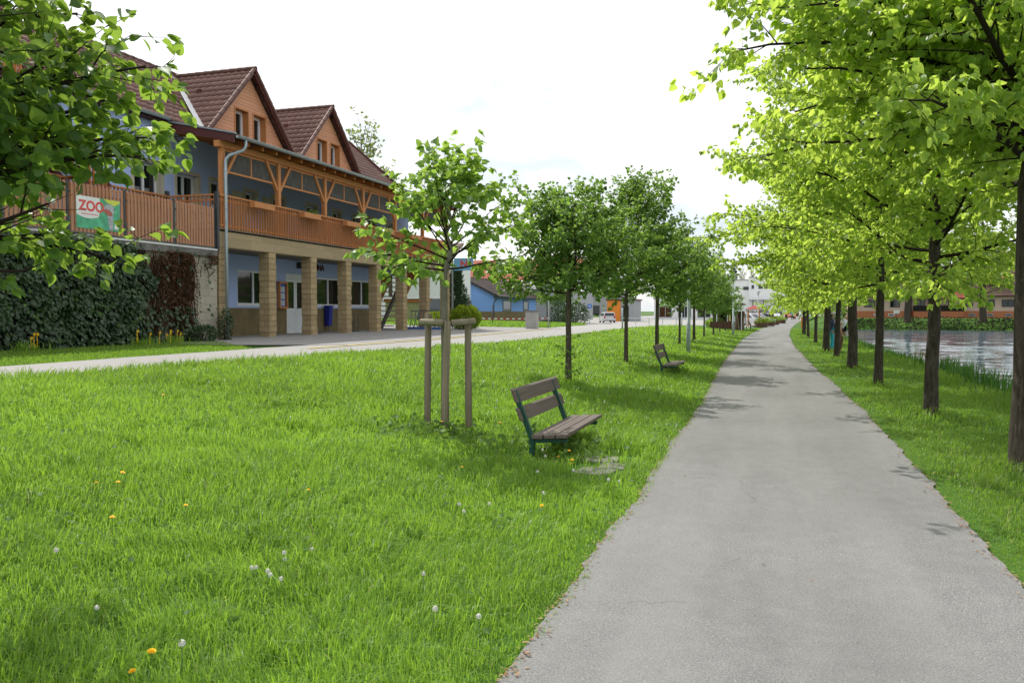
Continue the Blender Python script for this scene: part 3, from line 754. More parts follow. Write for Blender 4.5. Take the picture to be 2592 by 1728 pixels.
def plant(T, name, label, cat, loc, mats, group=None, rz=0, tilt=(0, 0), quad=False, up=.6, heart=False):
    root = thing(name, label, cat, loc, rz, group); root.rotation_euler = (tilt[0], tilt[1], rz)
    T.trunk.build('trunk', mats[0], root, True, local=True)
    if T.br.v: T.br.build('branches', mats[1], root, True, local=True)
    P, D, S = np.array(T.P), np.array(T.D), np.array(T.S)
    V, F, t = (quads_np if quad else hearts_np if heart else leaves_np)(P, D, S, T.rng, up)
    # each leaf takes a random tint
    npobj('crown', npmesh('crown', V, [F], mats[2], t, smooth=not quad), root)
    return root
def zloc(x, y, dz=0): return (x, y, Hz(x, y) + dz)
broad = lambda t: (.66 + .36 * min(1, t / .28)) * (1 - max(0, t - .45) * 1.05)
ball_ = lambda t: .62 + .5 * math.sin(PI * min(1, t * .95 + .10)) - .30 * t
EXR = [(-3.56, -0.97, 5.02), (-3.41, -0.5, 4.71), (-3.04, -0.17, 5.33), (-3.21, 0.51, 4.07), (-2.83, -0.95, 4.72), (-2.64, -0.36, 4.09), (-2.18, -0.21, 5.02), (-2.42, -0.81, 4.3), (-1.76, -0.6, 4.99), (-1.52, -0.52, 3.9), (-1.09, -0.38, 4.44)]
def setup_trees():
    # ---- row of mature limes on the pond side
    rowm = ('bark', 'twig', 'leaf_row')
    rows = [(2.80, 10.35, .225, 'dark thick lime trunk nearest the camera at the right edge'),
            (2.48, 15.5, .135, 'lime tree between path and water, next beyond the thick dark trunk'),
            (2.26, 21.2, .11, 'slimmest straight lime of the water row, third trunk from the right edge'),
            (2.17, 27.3, .165, 'stout lime of the water row standing just right of the man in white'),
            (2.10, 33.5, .125, 'forked lime trunk between the man in white and the woman in blue'),
            (2.00, 38.8, .165, 'stout lime with grass tuft at its foot just left of the woman in blue'),
            (1.98, 49.0, .13, 'lime whose trunk leans right, left of the two people at the water'),
            (1.93, 59.5, .13, 'lime of the water row just beyond the leaning trunk'),
            (1.85, 66.5, .16, 'lime of the water row, second beyond the leaning trunk'),
            (2.1, 76, .13, 'lime of the water row, third beyond the leaning trunk'),
            (2.5, 86, .13, 'lime of the water row, fourth beyond the leaning trunk'),
            (3.1, 97, .13, 'last lime of the water row where the path bends right')]
    P1 = dict(sec=7.0, ter=8.5, step=.050, hang=.75, el0=-2, el1=72, droop=.11, bare=.06)
    A = plant(lime(21, 7.0, 3.2, 3.45, .215, 21, .090, broad, flare=1.2, trunk_sides=16, extra=EXR, exk=.98, **P1), 'lime_tree', rows[0][3], 'tree', zloc(2.67, 10.35, -.03), rowm, 'mature limes between path and pond', rz=0, heart=True)
    B = plant(lime(22, 8.2, 2.4, 3.9, .108, 38, .088, broad, **P1), 'lime_tree', rows[1][3], 'tree', zloc(2.48, 15.5, -.03), rowm, 'mature limes between path and pond')
    C = plant(lime(23, 9.0, 2.4, 4.0, .098, 36, .092, broad, **P1), 'lime_tree', rows[2][3], 'tree', zloc(2.26, 21.2, -.03), rowm, 'mature limes between path and pond', rz=1.0)
    D = plant(lime(24, 9.2, 2.4, 4.2, .145, 36, .096, broad, **P1), 'lime_tree', rows[3][3], 'tree', zloc(2.17, 27.3, -.03), rowm, 'mature limes between path and pond', rz=2)
    src = {0: A, 1: B, 2: C, 3: D}
    for i in range(4, len(rows)):
        x, y, tr, lab = rows[i]
        tilt = {6: (0, .09), 4: (0, .03)}.get(i, (random.uniform(-.02, .02), random.uniform(-.01, .03)))
        r = dup(src[[1, 3, 2, 1, 3, 2, 1, 2, 3][i - 4] if i != 5 else 3], zloc(x, y, -.03), i * 1.3, random.uniform(.90, .97) if i < 7 else random.uniform(.78, .86), lab, tilt=tilt)
    # ---- young row beside the bench
    ym = ('bark_row', 'twig', 'leaf_dark'); G = 'young limes in the lawn row'
    names = ['young dense lime just beyond the nearest bench, leafy shoots on its trunk', 'tallest young lime behind the far bench, second beyond the staked sapling', 'young lime right behind the far bench backrest',
             'young lime just left of the near grey lamp post', 'young lime just right of the near grey lamp post', 'young lime of the lawn row, second right of the near lamp post',
             'young lime of the lawn row, third right of the near lamp post', 'young lime of the lawn row, fourth right of the near lamp post', 'last slim young lime of the lawn row beside the brown fence']
    spots = [(-4.2, 16.9, .085), (-4.2, 23.8, .075), (-4.2, 30.2, .075), (-4.15, 37, .075), (-4.1, 43, .07), (-4.1, 49, .06), (-4.0, 55, .055), (-4.0, 61, .05), (-3.95, 67, .045)]
    P2 = dict(sec=9.0, ter=9.5, step=.040, hang=.5, el0=-2, el1=80, droop=.06)
    S1 = plant(lime(31, 3.75, 1.85, 2.15, .062, 34, .078, ball_, **P2), 'young_lime_tree', names[0], 'tree', zloc(-4.2, 16.9), ym, G)
    T2 = lime(32, 5.6, 1.85, 2.05, .057, 38, .080, ball_, **P2)
    S2 = plant(T2, 'young_lime_tree', names[1], 'tree', zloc(-4.2, 23.8), ym, G)
    for i in range(2, 9):
        x, y, tr = spots[i]
        dup([S1, S2][i % 2], zloc(x, y), i * 2.1, [1, 1, 1.12, .88, 1.08, .82, .92, .70, .70][i], names[i])
    dup(S2, zloc(-26.5, 96), 1.0, 1.35, 'leafy garden tree standing before the right end of the red-roofed house', 'garden trees beyond the road')
    dup(S1, zloc(-22.0, 84), 2.0, 1.15, 'small garden tree on the grass bank right of the cottage', 'garden trees beyond the road')
    # shoots on the trunk of the first one
    T = Tree(5)
    for k in range(26):
        z = T.r.uniform(.05, .95); a = T.r.uniform(0, 6.28); p = Vector((.06 * math.cos(a), .06 * math.sin(a), z))
        q = T.branch(p, (math.cos(a), math.sin(a), .3), T.r.uniform(.08, .26), .004, 2, 0, 0, .2, 3); T.twig_leaves(q, .06, .045, .2)
    V, F, t = leaves_np(np.array(T.P), np.array(T.D), np.array(T.S), T.rng)
    sh = npobj('foliage', npmesh('foliage', V, [F], 'leaf_dark', t), S1)
    # ---- staked sapling
    sp = lime(47, 3.36, 1.98, 1.12, .047, 25, .098, lambda t: 1.0 - .12 * t, sec=7.0, ter=6.5, step=.060, hang=.55, el0=-6, el1=82, droop=.04, bare=.25)
    plant(sp, 'lime_sapling', 'light-barked lime sapling tied between weathered wooden stakes', 'tree', zloc(-4.03, 9.72), ('bark_young', 'twig', 'leaf_young'), G, rz=.3, heart=True)
    # ---- foreground tree whose crown reaches in at the upper left
    lim = lambda p: not (p.x > .9 and p.y > 2.6) and not (p.x > .62 and 1.72 < p.z < 2.12) and p.x < 1.5 and not (p.z < 1.75 and p.x > .50)
    fg = lime(52, 5.2, 1.95, 1.32, .10, 36, .070, lambda t: 1.05 - .18 * t, sec=9.5, ter=10.0, step=.046, hang=.45, el0=-4, el1=66, droop=.10, limit=lim, bare=.2, exk=.90, extra=[(1.42, 0.96, 2.38), (1.24, 1.01, 2.69), (1.33, 0.83, 2.22), (1.17, 0.46, 1.91), (0.98, 0.19, 1.69), (1.15, 0.67, 2.42), (0.77, 0.97, 3.05), (1.08, 0.86, 2.78), (0.98, 0.4, 2.05), (1.02, 0.52, 2.54), (0.97, 0.19, 2.27), (0.96, 0.19, 1.88), (0.72, 0.53, 2.88)])
    plant(fg, 'young_lime_tree', 'large-leaved lime hanging into the view at the upper left', 'tree', zloc(-4.42, 2.9), ('bark_row', 'twig', 'leaf_big'), G, rz=0, heart=True)
    # ---- sparse pale trees behind the guest house
    def sparse(seed, H, R, leaf, nl=20):
        return lime(seed, H, H * .33, R, H * .014, nl, leaf, lambda t: .9 - .35 * t, sec=2.2, ter=2.6, step=.22, hang=.1, el0=32, el1=78, droop=-.02, trunk_sides=8)
    s1 = plant(sparse(61, 16.5, 5.6, .30, 26), 'ash_tree', 'tall sparse tree in pale spring leaf behind the house gable', 'tree', (-32.0, 60, .8), ('bark_row', 'bark_row', 'leaf_pale'), 'bare-branched trees behind the house', quad=True)
    dup(s1, (-33.5, 68, .8), 2.2, .84, 'lower sparse pale tree behind the right end of the house roof')
    dup(s1, (-37, 58, .8), 4.0, .93, 'thin pale treetop showing between the two house gables')
    # ---- pond far bank trees
    fb = plant(lime(71, 15, 3.4, 6.2, .42, 20, .36, broad, sec=2.4, ter=3.0, step=.26, hang=.4, el0=8, el1=60, trunk_sides=10), 'bank_tree', 'broad tree on the far bank left of the yellow banner', 'tree', zloc(15.2, 112.6), ('bark', 'twig', 'leaf_far'), 'big trees on the far pond bank', quad=True)
    dup(fb, zloc(23.6, 113), 2.5, 1.0, 'broad tree on the far bank right of the dark balcony')
    dup(fb, zloc(33.5, 113), 4.4, .95, 'broad tree on the far bank farthest to the right')
    # pale willow where the path ends and other distant trees
    wl_ = plant(lime(72, 9, .7, 4.6, .2, 26, .30, lambda t: .8 + .3 * math.sin(PI * t) - .4 * t, sec=3.2, ter=3.6, step=.2, hang=.9, el0=2, el1=70, droop=.2, trunk_sides=8), 'willow_tree', 'pale green willow at the far end of the path', 'tree', zloc(6.6, 116), ('bark', 'twig', 'leaf_far'), quad=True)
    dup(wl_, zloc(9.5, 134), 2.0, 1.3, 'second pale willow beyond the path bend')
    # conifers and bare trees on the skyline
    def conifer(seed, H, R):
        T = Tree(seed); T.trunk.tube([(0, 0, 0), (0, 0, H * .5), (0, 0, H)], [H * .016, H * .009, .02], 7); n = int(H * 5)
        for i in range(n):
            t = (i / n) ** .9; z = H * (.08 + .92 * t); L = R * (1 - t) ** .8 * T.r.uniform(.7, 1.1) + .15; a = i * 2.4
            d = Vector((math.cos(a), math.sin(a), -.15)); q = T.branch((0, 0, z), d, L, .03, 3, -.05, -.12, .06, 3)
            for k in range(int(L * 7) + 4):
                u = T.r.random() ** .7; p = Vector((0, 0, z)).lerp(q[-1], u); T.leaf(p, (T.r.gauss(d.x, .7), T.r.gauss(d.y, .7), T.r.gauss(-.35, .3)), T.r.uniform(.45, 1.0))
        return T
    c = plant(conifer(81, 26, 4.6), 'spruce_tree', 'tall dark spruce left of the others above the white hall', 'tree', (-28.5, 400, 1), ('bark', 'twig', 'conifer'), 'spruces above the white hall', quad=True)
    for x, y, s, a, lab in ((-25.5, 400, .88, 1, 'shorter dark spruce touching the tallest on its right'), (-22.9, 405, .72, 2, 'small spruce in the gap between the two tall spruces'),
                            (-20.2, 400, .98, 3, 'pointed spruce standing alone above the roof of the white hall'), (-31.5, 405, .8, 4, 'spruce half hidden behind the young lime tops')):
        dup(c, (x, y, 1), a, s, lab)
    b = plant(sparse(62, 21, 5.5, .42, 18), 'alder_tree', 'bare greenish tree above the hall right of the spruces', 'tree', (-16, 390, 1), ('bark_row', 'bark_row', 'leaf_pale'), 'leafless trees behind the hall', quad=True)
    for x, y, s, a, lab in ((-11.5, 395, 1.02, 1, 'second bare greenish tree above the white hall'), (-6.5, 390, .96, 3, 'third bare greenish tree above the white hall'), (-1, 395, 1.08, 5, 'fourth bare greenish tree above the white hall'), (5, 395, 1, 2, 'fifth bare greenish tree above the white hall')):
        dup(b, (x, y, 1), a, s, lab)
setup_trees()
def setup_shrubs():
    rng = np.random.default_rng(91)
    # juniper
    j = thing('juniper', 'upright grey-green juniper between downpipe and blue house', 'shrub', (-17.3, 43.4, .78))
    MB().tube([(0, 0, -.05), (.03, 0, .8), (.05, .02, 2.6)], [.06, .05, .02], 6).build('trunk', 'bark', j, local=True)
    n = 5200; t = rng.random(n); z = .55 + 2.75 * t; rr = .60 * np.sin(PI * np.clip(t * .86 + .10, 0, 1)) ** .7 * np.sqrt(rng.random(n)); a = rng.uniform(0, 2 * PI, n)
    rr *= 1 + .25 * np.sin(a * 3 + z * 4)
    P = np.stack([rr * np.cos(a) + .1 * np.sin(z * 2), rr * np.sin(a), z], 1); D = np.stack([np.cos(a) * .5, np.sin(a) * .5, np.full(n, .9)], 1) + rng.normal(0, .3, (n, 3))
    V, F, tt = quads_np(P, D, rng.uniform(.10, .20, n), rng, .2, .4); npobj('foliage', npmesh('foliage', V, [F], 'juniper', tt), j)
    # golden ball
    def ball_bush(name, label, loc, rx, h, mat, n, leaf, seed, group=None, cat='shrub', base=.3):
        rng = np.random.default_rng(seed); o = thing(name, label, cat, loc, 0, group)
        u = rng.normal(0, 1, (n, 3)); u = unit(u); rad = rng.random(n) ** .25 * (1 + .10 * np.sin(u[:, 0] * 7) * np.cos(u[:, 1] * 6 + u[:, 2] * 5))
        P = u * rad[:, None] * np.array([rx, rx, h * .5]) + np.array([0, 0, h * .5])
        ok = P[:, 2] > .02; P, u = P[ok], u[ok]
        V, F, tt = quads_np(P, u + rng.normal(0, .5, u.shape) + np.array([0, 0, .5]), rng.uniform(.6, 1.2, len(P)) * leaf, rng, .4, .6)
        npobj('foliage', npmesh('foliage', V, [F], mat, np.clip(tt * .5 + .5 * (P[:, 2].repeat(4) / h), 0, 1)), o)
        s = MB()
        for k in range(5):
            a = k * 1.3; s.tube([(0, 0, 0), (rx * .4 * math.cos(a), rx * .4 * math.sin(a), h * .6)], [.025, .01], 5, False)
        s.build('stem', 'bark', o, local=True); return o
    ball_bush('thuja_bush', 'round golden-green clipped bush beside the house downpipe', (-15.2, 39.4, .77), .80, 1.25, 'thuja', 4200, .11, 1)
    for i, (x, y, r, h, m, lab) in enumerate(((-19.6, 46, .9, .9, 'thuja', 'yellow-green low bush under the wooden stair'), (-14.9, 62, 1.1, 1.7, 'ivy', 'dark green bush on the bank beside the side road'),
                                           (-16.4, 64, 1.0, 1.9, 'ivy', 'taller dark bush on the grass bank left of the side road'), (-5.3, 74.5, .8, .9, 'leaf_young', 'light green bush at the left end of the brown fence'))):
        ball_bush('shrub', lab, zloc(x, y), r, h, m, 1500, .16, 20 + i)
    # weeds at the foot of the ivy wall
    ball_bush('wall_shrub', 'dark evergreen shoot climbing beside the wall end and downpipe', (-16.66, 22.1, .76), .22, 1.05, 'ivy', 700, .075, 31)
    ball_bush('wall_shrub', 'low reddish green shrub at the foot of the bare wall blocks', (-16.55, 20.9, .76), .42, .55, 'ivy', 1100, .08, 32)
    for i, (y, n) in enumerate(((19.3, 5), (18.3, 4), (14.6, 3))):
        o = thing('daffodil_clump', ['yellow flowers before the withered vines', 'yellow flowers below the ivy, left of the withered vines', 'lone yellow flowers at the ivy foot near the left edge'][i], 'flower', (-16.35, y, .78), 0, 'yellow flowers at the wall foot')
        rng = np.random.default_rng(40 + i); m = 70; P = np.stack([rng.normal(0, .14, m), rng.normal(0, .22, m), np.zeros(m)], 1)
        V, Q, T, tt = blades(P, rng.uniform(.18, .36, m), np.full(m, .025), rng, .4); npobj('foliage', npmesh('foliage', V, [Q, T], 'lawn_grass', tt), o)
        for k in range(n):
            f = MB(); c = (rng.normal(.05, .1), rng.normal(0, .2), rng.uniform(.28, .46)); f.tube([(c[0], c[1], 0), c], .006, 4)
            for q in range(6):
                a = q * PI / 3; f.add([c, (c[0] + .02, c[1] + .03 * math.cos(a - .4), c[2] + .03 * math.sin(a - .4)), (c[0] + .03, c[1] + .045 * math.cos(a), c[2] + .045 * math.sin(a)), (c[0] + .02, c[1] + .03 * math.cos(a + .4), c[2] + .03 * math.sin(a + .4))], [(0, 1, 2, 3)])
            f.build('flower_head', 'dand_y', o, local=True)
    # weeds round the stakes and under the bench
    for i, (x, y, r, n, lab) in enumerate(((-3.95, 9.35, .42, 240, 'leafy weeds round the foot of the stakes'), (-2.35, 9.6, .32, 160, 'broad-leaved weeds growing under the nearest bench'))):
        rng = np.random.default_rng(60 + i); P = np.stack([x + rng.normal(0, r, n), y + rng.normal(0, r, n), np.zeros(n)], 1); P[:, 2] = hz(P[:, 0], P[:, 1]) + rng.uniform(.02, [.12, .2][i], n)
        D = np.stack([rng.normal(0, .7, n), rng.normal(0, .7, n), rng.uniform(.2, 1.2, n)], 1)
        V, F, tt = leaves_np(P, D, rng.uniform(.035, .085, n), rng, .7)
        tag(npobj('weed_patch', npmesh('weed_patch', V, [F], 'ivy_fresh', tt)), lab, 'weeds', kind='stuff')
    for i, (x, y, w) in enumerate(((-1.95, 9.40, .34), (-1.86, 8.70, .32), (-1.74, 9.06, .24))):
        b = MB(); rr = random.Random(i); z = Hz(x, y) + .0
        ro = rr.uniform(-.15, .15); pts = [(x + cx * math.cos(ro) - cy * math.sin(ro), y + cx * math.sin(ro) + cy * math.cos(ro), z - .045) for cx, cy in ((-w * .62, -.17), (w * .5, -.19), (w * .62, -.05), (w * .6, .17), (-w * .2, .19), (-w * .6, .15))]
        b.prism(pts, (0, 0, .06)); o = b.build('paving_slab', 'slab', bevel=.01)
        tag(o, ['grey paving slab in the grass before the bench, farthest one', 'grey paving slab nearest the camera in front of the bench', 'small sunken paving slab closest to the path edge'][i], 'paving slab', 'slabs sunk before the nearest bench')
setup_shrubs()
# ---------------------------------------------------------------- guest house
def tiles(mb, O, U, V, lu, lv, tw=.30, tl=.34, wave=.028, step=.035, clip=None):
    O, U, V = Vector(O), Vector(U).normalized(), Vector(V).normalized(); Nn = U.cross(V).normalized()
    if Nn.z < 0: Nn = -Nn
    per = 6; nu = int(lu / tw * per); nc = int(math.ceil(lv / tl))
    for j in range(nc):
        v0, v1 = j * tl, min(lv, (j + 1) * tl)
        rows = []
        for vv, hh in ((v0, -.012), (v0, step), (v1, .004)):
            rows.append([O + U * (lu * i / nu) + V * vv + Nn * (hh + wave * (.5 + .5 * math.cos(2 * PI * i / per)) ** .8 + .02) for i in range(nu + 1)])
        b = len(mb.v)
        for r in rows: mb.v += [tuple(p) for p in r]
        w = nu + 1
        for i in range(nu):
            if clip and not clip(lu * (i + .5) / nu, (v0 + v1) / 2): continue
            mb.f.append((b + i, b + i + 1, b + w + i + 1, b + w + i)); mb.f.append((b + w + i, b + w + i + 1, b + 2 * w + i + 1, b + 2 * w + i))
def ridgecaps(mb, p, q, r=.11, L=.40):
    p, q = Vector(p), Vector(q); d = (q - p); n = max(1, int(d.length / L)); d = d / n
    for i in range(n):
        mb.tube([p + d * i, p + d * (i + 1.06)], [r * 1.08, r * .9], 8, False)
def window(parent, X, y0, y1, z0, z1, mull=1, frame=.07, depth=.05, name='window', axis='X', transom=None, sill=True):
    """window in a wall facing +X; frame part with pane sub-part"""
    f = MB(); a, b = X - depth, X + .012
    f.box(a, b, y0, y1, z1 - frame, z1).box(a, b, y0, y1, z0, z0 + frame).box(a, b, y0, y0 + frame, z0 + frame, z1 - frame).box(a, b, y1 - frame, y1, z0 + frame, z1 - frame)
    for k in range(1, mull + 1):
        c = y0 + (y1 - y0) * k / (mull + 1); f.box(a, b, c - frame * .6, c + frame * .6, z0 + frame, z1 - frame)
    if transom: f.box(a + .002, b - .002, y0 + frame, y1 - frame, transom - .03, transom + .03)
    w = f.build(name, 'white', parent)
    MB().box(a + .004, a + .014, y0 + frame * .5, y1 - frame * .5, z0 + frame * .5, z1 - frame * .5).build('pane', 'glass', w)
    if sill: MB().box(X - .02, X + .09, y0 - .06, y1 + .06, z0 - .045, z0 - .002).build('sill', 'white', w)
    return w
def wall_holes(mb, X0, X1, y0, y1, z0, z1, holes):
    """wall slab between X0..X1 with rectangular openings (ya,yb,za,zb) sorted by y, not overlapping"""
    y = y0
    for ya, yb, za, zb in holes:
        if ya > y: mb.box(X0, X1, y, ya, z0, z1)
        if za > z0: mb.box(X0, X1, ya, yb, z0, za)
        if zb < z1: mb.box(X0, X1, ya, yb, zb, z1)
        y = yb
    if y < y1: mb.box(X0, X1, y, y1, z0, z1)
def setup_house():
    H = thing('guest_house', 'blue guest house with wooden balcony, stone pillars and two gabled dormers', 'building', (-19.3, 31, .8))
    gz = .78
    # ground floor
    holes = [(25.95, 28.0, 1.97, 3.27), (29.08, 30.52, .80, 3.26), (31.2, 33.72, 1.97, 3.2), (34.4, 36.72, 1.97, 3.2)]
    b = MB(); wall_holes(b, -19.3, -19.0, 22.4, 37.0, gz, 4.1, holes); b.box(-23.6, -19.3, 36.7, 37.0, gz, 4.1).box(-23.6, -19.3, 22.4, 22.7, gz, 4.1)
    b.build('lower_wall', 'blue', H)
    b = MB()
    y = 22.4
    for ya, yb in ((29.08, 30.52), (37.003, 37.003)):
        b.box(-19.0, -18.965, y, ya, gz, 1.86); y = yb
    b.build('wainscot', 'wainscot', H)
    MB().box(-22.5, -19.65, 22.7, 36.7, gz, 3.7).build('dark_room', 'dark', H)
    for ya, yb, za, zb in (holes[0], holes[2], holes[3]): window(H, -19.06, ya, yb, za, zb, 1, .075)
    # double door
    d = MB(); X = -19.08
    d.box(X, X + .1, 29.08, 30.52, 3.06, 3.26).box(X, X + .1, 29.08, 29.16, gz, 3.06).box(X, X + .1, 30.44, 30.52, gz, 3.06)
    fr = d.build('door_frame', 'white', H)
    for k, (ya, yb) in enumerate(((29.165, 29.795), (29.805, 30.435))):
        l = MB(); l.box(X + .02, X + .07, ya, ya + .1, gz + .02, 3.05).box(X + .02, X + .07, yb - .1, yb, gz + .02, 3.05).box(X + .02, X + .07, ya + .1, yb - .1, 2.93, 3.05).box(X + .02, X + .07, ya + .1, yb - .1, 1.72, 1.86)
        l.box(X + .02, X + .07, ya + .1, yb - .1, gz + .02, .98).box(X + .03, X + .055, ya + .1, yb - .1, .98, 1.72).box(X + .055, X + .066, ya + .17, yb - .17, 1.06, 1.64)
        lf = l.build('door', 'white', H); MB().box(X + .035, X + .045, ya + .09, yb - .09, 1.85, 2.94).build('pane', 'glass', lf)
        if k == 1: MB().tube([(X + .07, ya + .05, 1.85), (X + .13, ya + .05, 1.85), (X + .13, ya + .17, 1.84)], .011, 6).build('handle', 'steel', lf)
    # floor slab, ceiling and edge beam
    MB().box(-23.6, -17.42, 22.3, 41.7, 3.82, 4.34).build('floor_slab', 'slab', H)
    MB().box(-17.42, -17.0, 22.22, 41.72, 3.79, 4.30).build('edge_beam', 'beamstone', H, bevel=.01)
    MB().box(-18.9, -16.95, 22.2, 41.75, 4.345, 4.405).build('balcony_floor', 'slab', H)
    for k in range(8):
        y = 22.3 + 2.72 * k
        p = MB(); rr = random.Random(k)
        # split-face courses: each slightly different in size
        for c in range(15):
            e = rr.uniform(-.006, .012); z = gz + c * .2006
            p.box(-17.42 - e, -17.01 + e, y + .0 - e, y + .42 + e, z, z + .1995)
        p.build('pillar', 'stone', H, bevel=.008)
    # upper wall with terrace doors and windows
    uh = [(21.2, 22.4, 4.42, 6.5), (23.15, 24.2, 4.42, 6.4), (24.9, 25.6, 5.5, 6.4), (26.9, 27.55, 5.4, 6.28), (28.7, 29.5, 4.42, 6.3), (31.2, 32, 5.4, 6.28), (33.4, 34.1, 5.4, 6.28), (35.2, 35.9, 5.4, 6.28), (36.7, 37.5, 4.42, 6.3), (38.9, 39.6, 5.4, 6.28)]
    b = MB(); wall_holes(b, -19.6, -19.3, 10.0, 41.4, 3.6, 8.0, uh); b.box(-25.0, -19.6, 10, 10.3, 3.6, 8.0).box(-25.0, -19.6, 40.0, 40.3, 4.34, 8.0)
    b.build('upper_wall', 'blue', H)
    for ya, yb, za, zb in uh:
        b = MB(); e = .13; X0, X1 = -19.3, -19.285
        b.box(X0, X1, ya - e, ya, za, zb + e).box(X0, X1, yb, yb + e, za, zb + e).box(X0, X1, ya, yb, zb, zb + e)
        b.box(-19.598, -19.30, yb - .012, yb - .002, za, zb)
        b.build('cream_surround', 'cream', H)
    for ya, yb, za, zb in uh: window(H, -19.5, ya, yb, za, zb, 1 if yb - ya > .9 else 0, .075, sill=False)
    MB().box(-19.285, -19.25, 26.05, 26.7, 4.5, 6.2).build('shutter', 'cream', H); MB().box(-19.285, -19.25, 27.95, 28.5, 4.5, 6.2).build('shutter', 'cream', H)
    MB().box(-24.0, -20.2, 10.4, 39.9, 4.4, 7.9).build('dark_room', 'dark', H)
    # balcony timber frame
    posts = [22.55, 25.68, 28.84, 31.98, 35.12, 38.26, 41.4]
    for y in posts: MB().box(-17.14, -16.98, y - .08, y + .08, 4.405, 6.97).build('post', 'timber_z', H, bevel=.008)
    MB().box(-17.16, -16.96, 22.3, 41.75, 6.972, 7.17).build('wall_plate', 'timber_y', H)
    for i, y in enumerate(posts):
        for s in (-1, 1):
            if (i == 0 and s < 0) or (i == 6 and s > 0): continue
            b = MB(); b.beam((-17.06, y + s * .075, 6.02), (-17.06, y + s * .76, 6.98), .10, .12, (1, 0, 0)); b.build('brace', 'timber_z', H)
    for i in range(6):
        y0, y1 = posts[i] + .082, posts[i + 1] - .082; ym = (y0 + y1) / 2
        b = MB(); X0, X1 = -17.10, -17.055
        b.box(X0, X1, y0, y1, 6.22, 6.28).box(X0, X1, y0, y1, 6.90, 6.968).box(X0, X1, ym - .03, ym + .03, 6.28, 6.90)
        f = b.build('reed_frame', 'timber_y', H); MB().box(-17.087, -17.07, y0, y1, 6.26, 6.92).build('reed_panel', 'reed', f)
    b = MB(); n = 25
    for k in range(n):
        y = 22.5 + (41.5 - 22.5) * k / (n - 1); b.beam((-19.28, y, 7.70), (-16.55, y, 7.17), .09, .14)
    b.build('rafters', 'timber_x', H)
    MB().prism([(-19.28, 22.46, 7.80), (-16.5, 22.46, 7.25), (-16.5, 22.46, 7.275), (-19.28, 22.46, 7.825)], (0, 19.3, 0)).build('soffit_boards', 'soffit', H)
    # balustrade: slats between posts, bay by bay
    def slats(name, p, q, z0, z1, pitch=.15, w=.080, mat='slat', parent=H, rail=True, out=(1, 0, 0), n_extra=0):
        p, q = Vector(p), Vector(q); L = (q - p).length; n = int(L / pitch); d = (q - p) / n; o = Vector(out) * .012; b = MB(); t = (q - p).normalized()
        for k in range(n):
            c = p + d * (k + .5); b.beam(c + Vector((0, 0, z0)), c + Vector((0, 0, z1)), w, .014, t.cross(Vector((0, 0, 1))).cross(Vector((0, 0, 1))))
        s = b.build(name, mat, parent)
        if rail:
            r = MB(); r.beam(p + Vector((0, 0, z1 + .03)), q + Vector((0, 0, z1 + .03)), .10, .05).beam(p - o * 2.2 + Vector((0, 0, z0 + .12)), q - o * 2.2 + Vector((0, 0, z0 + .12)), .03, .06).beam(p - o * 2.2 + Vector((0, 0, z1 - .12)), q - o * 2.2 + Vector((0, 0, z1 - .12)), .03, .06)
            r.build('hand_rail', 'timber_y', s)
        return s
    ys = [22.22] + posts[1:6] + [41.6]
    for a, b_ in zip(ys, ys[1:]): slats('balustrade', (-16.93, a, 0), (-16.93, b_, 0), 4.36, 5.40)
    slats('balustrade', (-18.9, 22.2, 0), (-17.0, 22.2, 0), 4.42, 5.40, out=(0, -1, 0))
    slats('balustrade', (-18.9, 15.5, 0), (-18.9, 22.15, 0), 4.42, 5.42)
    MB().box(-18.95, -18.85, 22.14, 22.26, 3.6, 5.62).build('rail_post', 'post_grey', H); MB().box(-17.02, -16.9, 22.1, 22.2, 3.65, 5.52).build('rail_post', 'post_grey', H)
    MB().box(-19.3, -17.3, 9, 22.2, 3.4, 3.6).build('terrace_floor', 'slab', H); MB().box(-19.3, -18.8, 9, 22.2, 3.6, 4.4).build('terrace_step', 'slab', H)
    # roofs
    b = MB(); tiles(b, (-16.42, 22.42, 7.28), (0, 1, 0), (-2.85, 0, .60), 19.4, 2.92); b.build('canopy_roof', 'tile', H, True)
    def dc(cy, hw):  # inside dormer?
        return None
    dz = ((26.58, 2.66, 10.66), (32.2, 2.62, 10.58))
    def clipmain(u, v):
        y = 9.5 + u; t = v / math.hypot(3.3, 2.86); z = 7.95 + 2.86 * t
        for cy, hw, az in dz:
            if az - abs(y - cy) * (az - 7.9) / hw > z + .12: return False
        return True
    b = MB(); tiles(b, (-18.92, 9.5, 7.93), (0, 1, 0), (-3.3, 0, 2.86), 30.6, math.hypot(3.3, 2.86), clip=clipmain); b.build('main_roof', 'tile', H, True)
    MB().prism([(-18.92, 9.5, 7.86), (-22.22, 9.5, 10.72), (-25.5, 9.5, 7.86)], (0, 30.6, 0)).build('roof_core', 'soffit', H)
    b = MB(); tiles(b, (-25.5, 9.5, 7.9), (0, 1, 0), (3.3, 0, 2.86), 30.6, math.hypot(3.3, 2.86), tw=.6, tl=.7); b.build('rear_roof', 'tile', H)
    b = MB(); ridgecaps(b, (-22.22, 9.5, 10.80), (-22.22, 40.1, 10.80)); b.build('ridge_caps', 'ridge', H, True)
    b = MB(); b.beam((-18.85, 40.12, 7.96), (-22.25, 40.12, 10.86), .08, .22); b.build('verge_board', 'fascia', H)
    b = MB(); b.tube([(-22.6, 20.2, 10.3), (-22.6, 20.2, 11.05)], .11, 10); b.lathe((-22.6, 20.2, 11.03), [(.16, 0), (.17, .08), (.1, .16)], 10); b.build('roof_vent', 'tile', H)
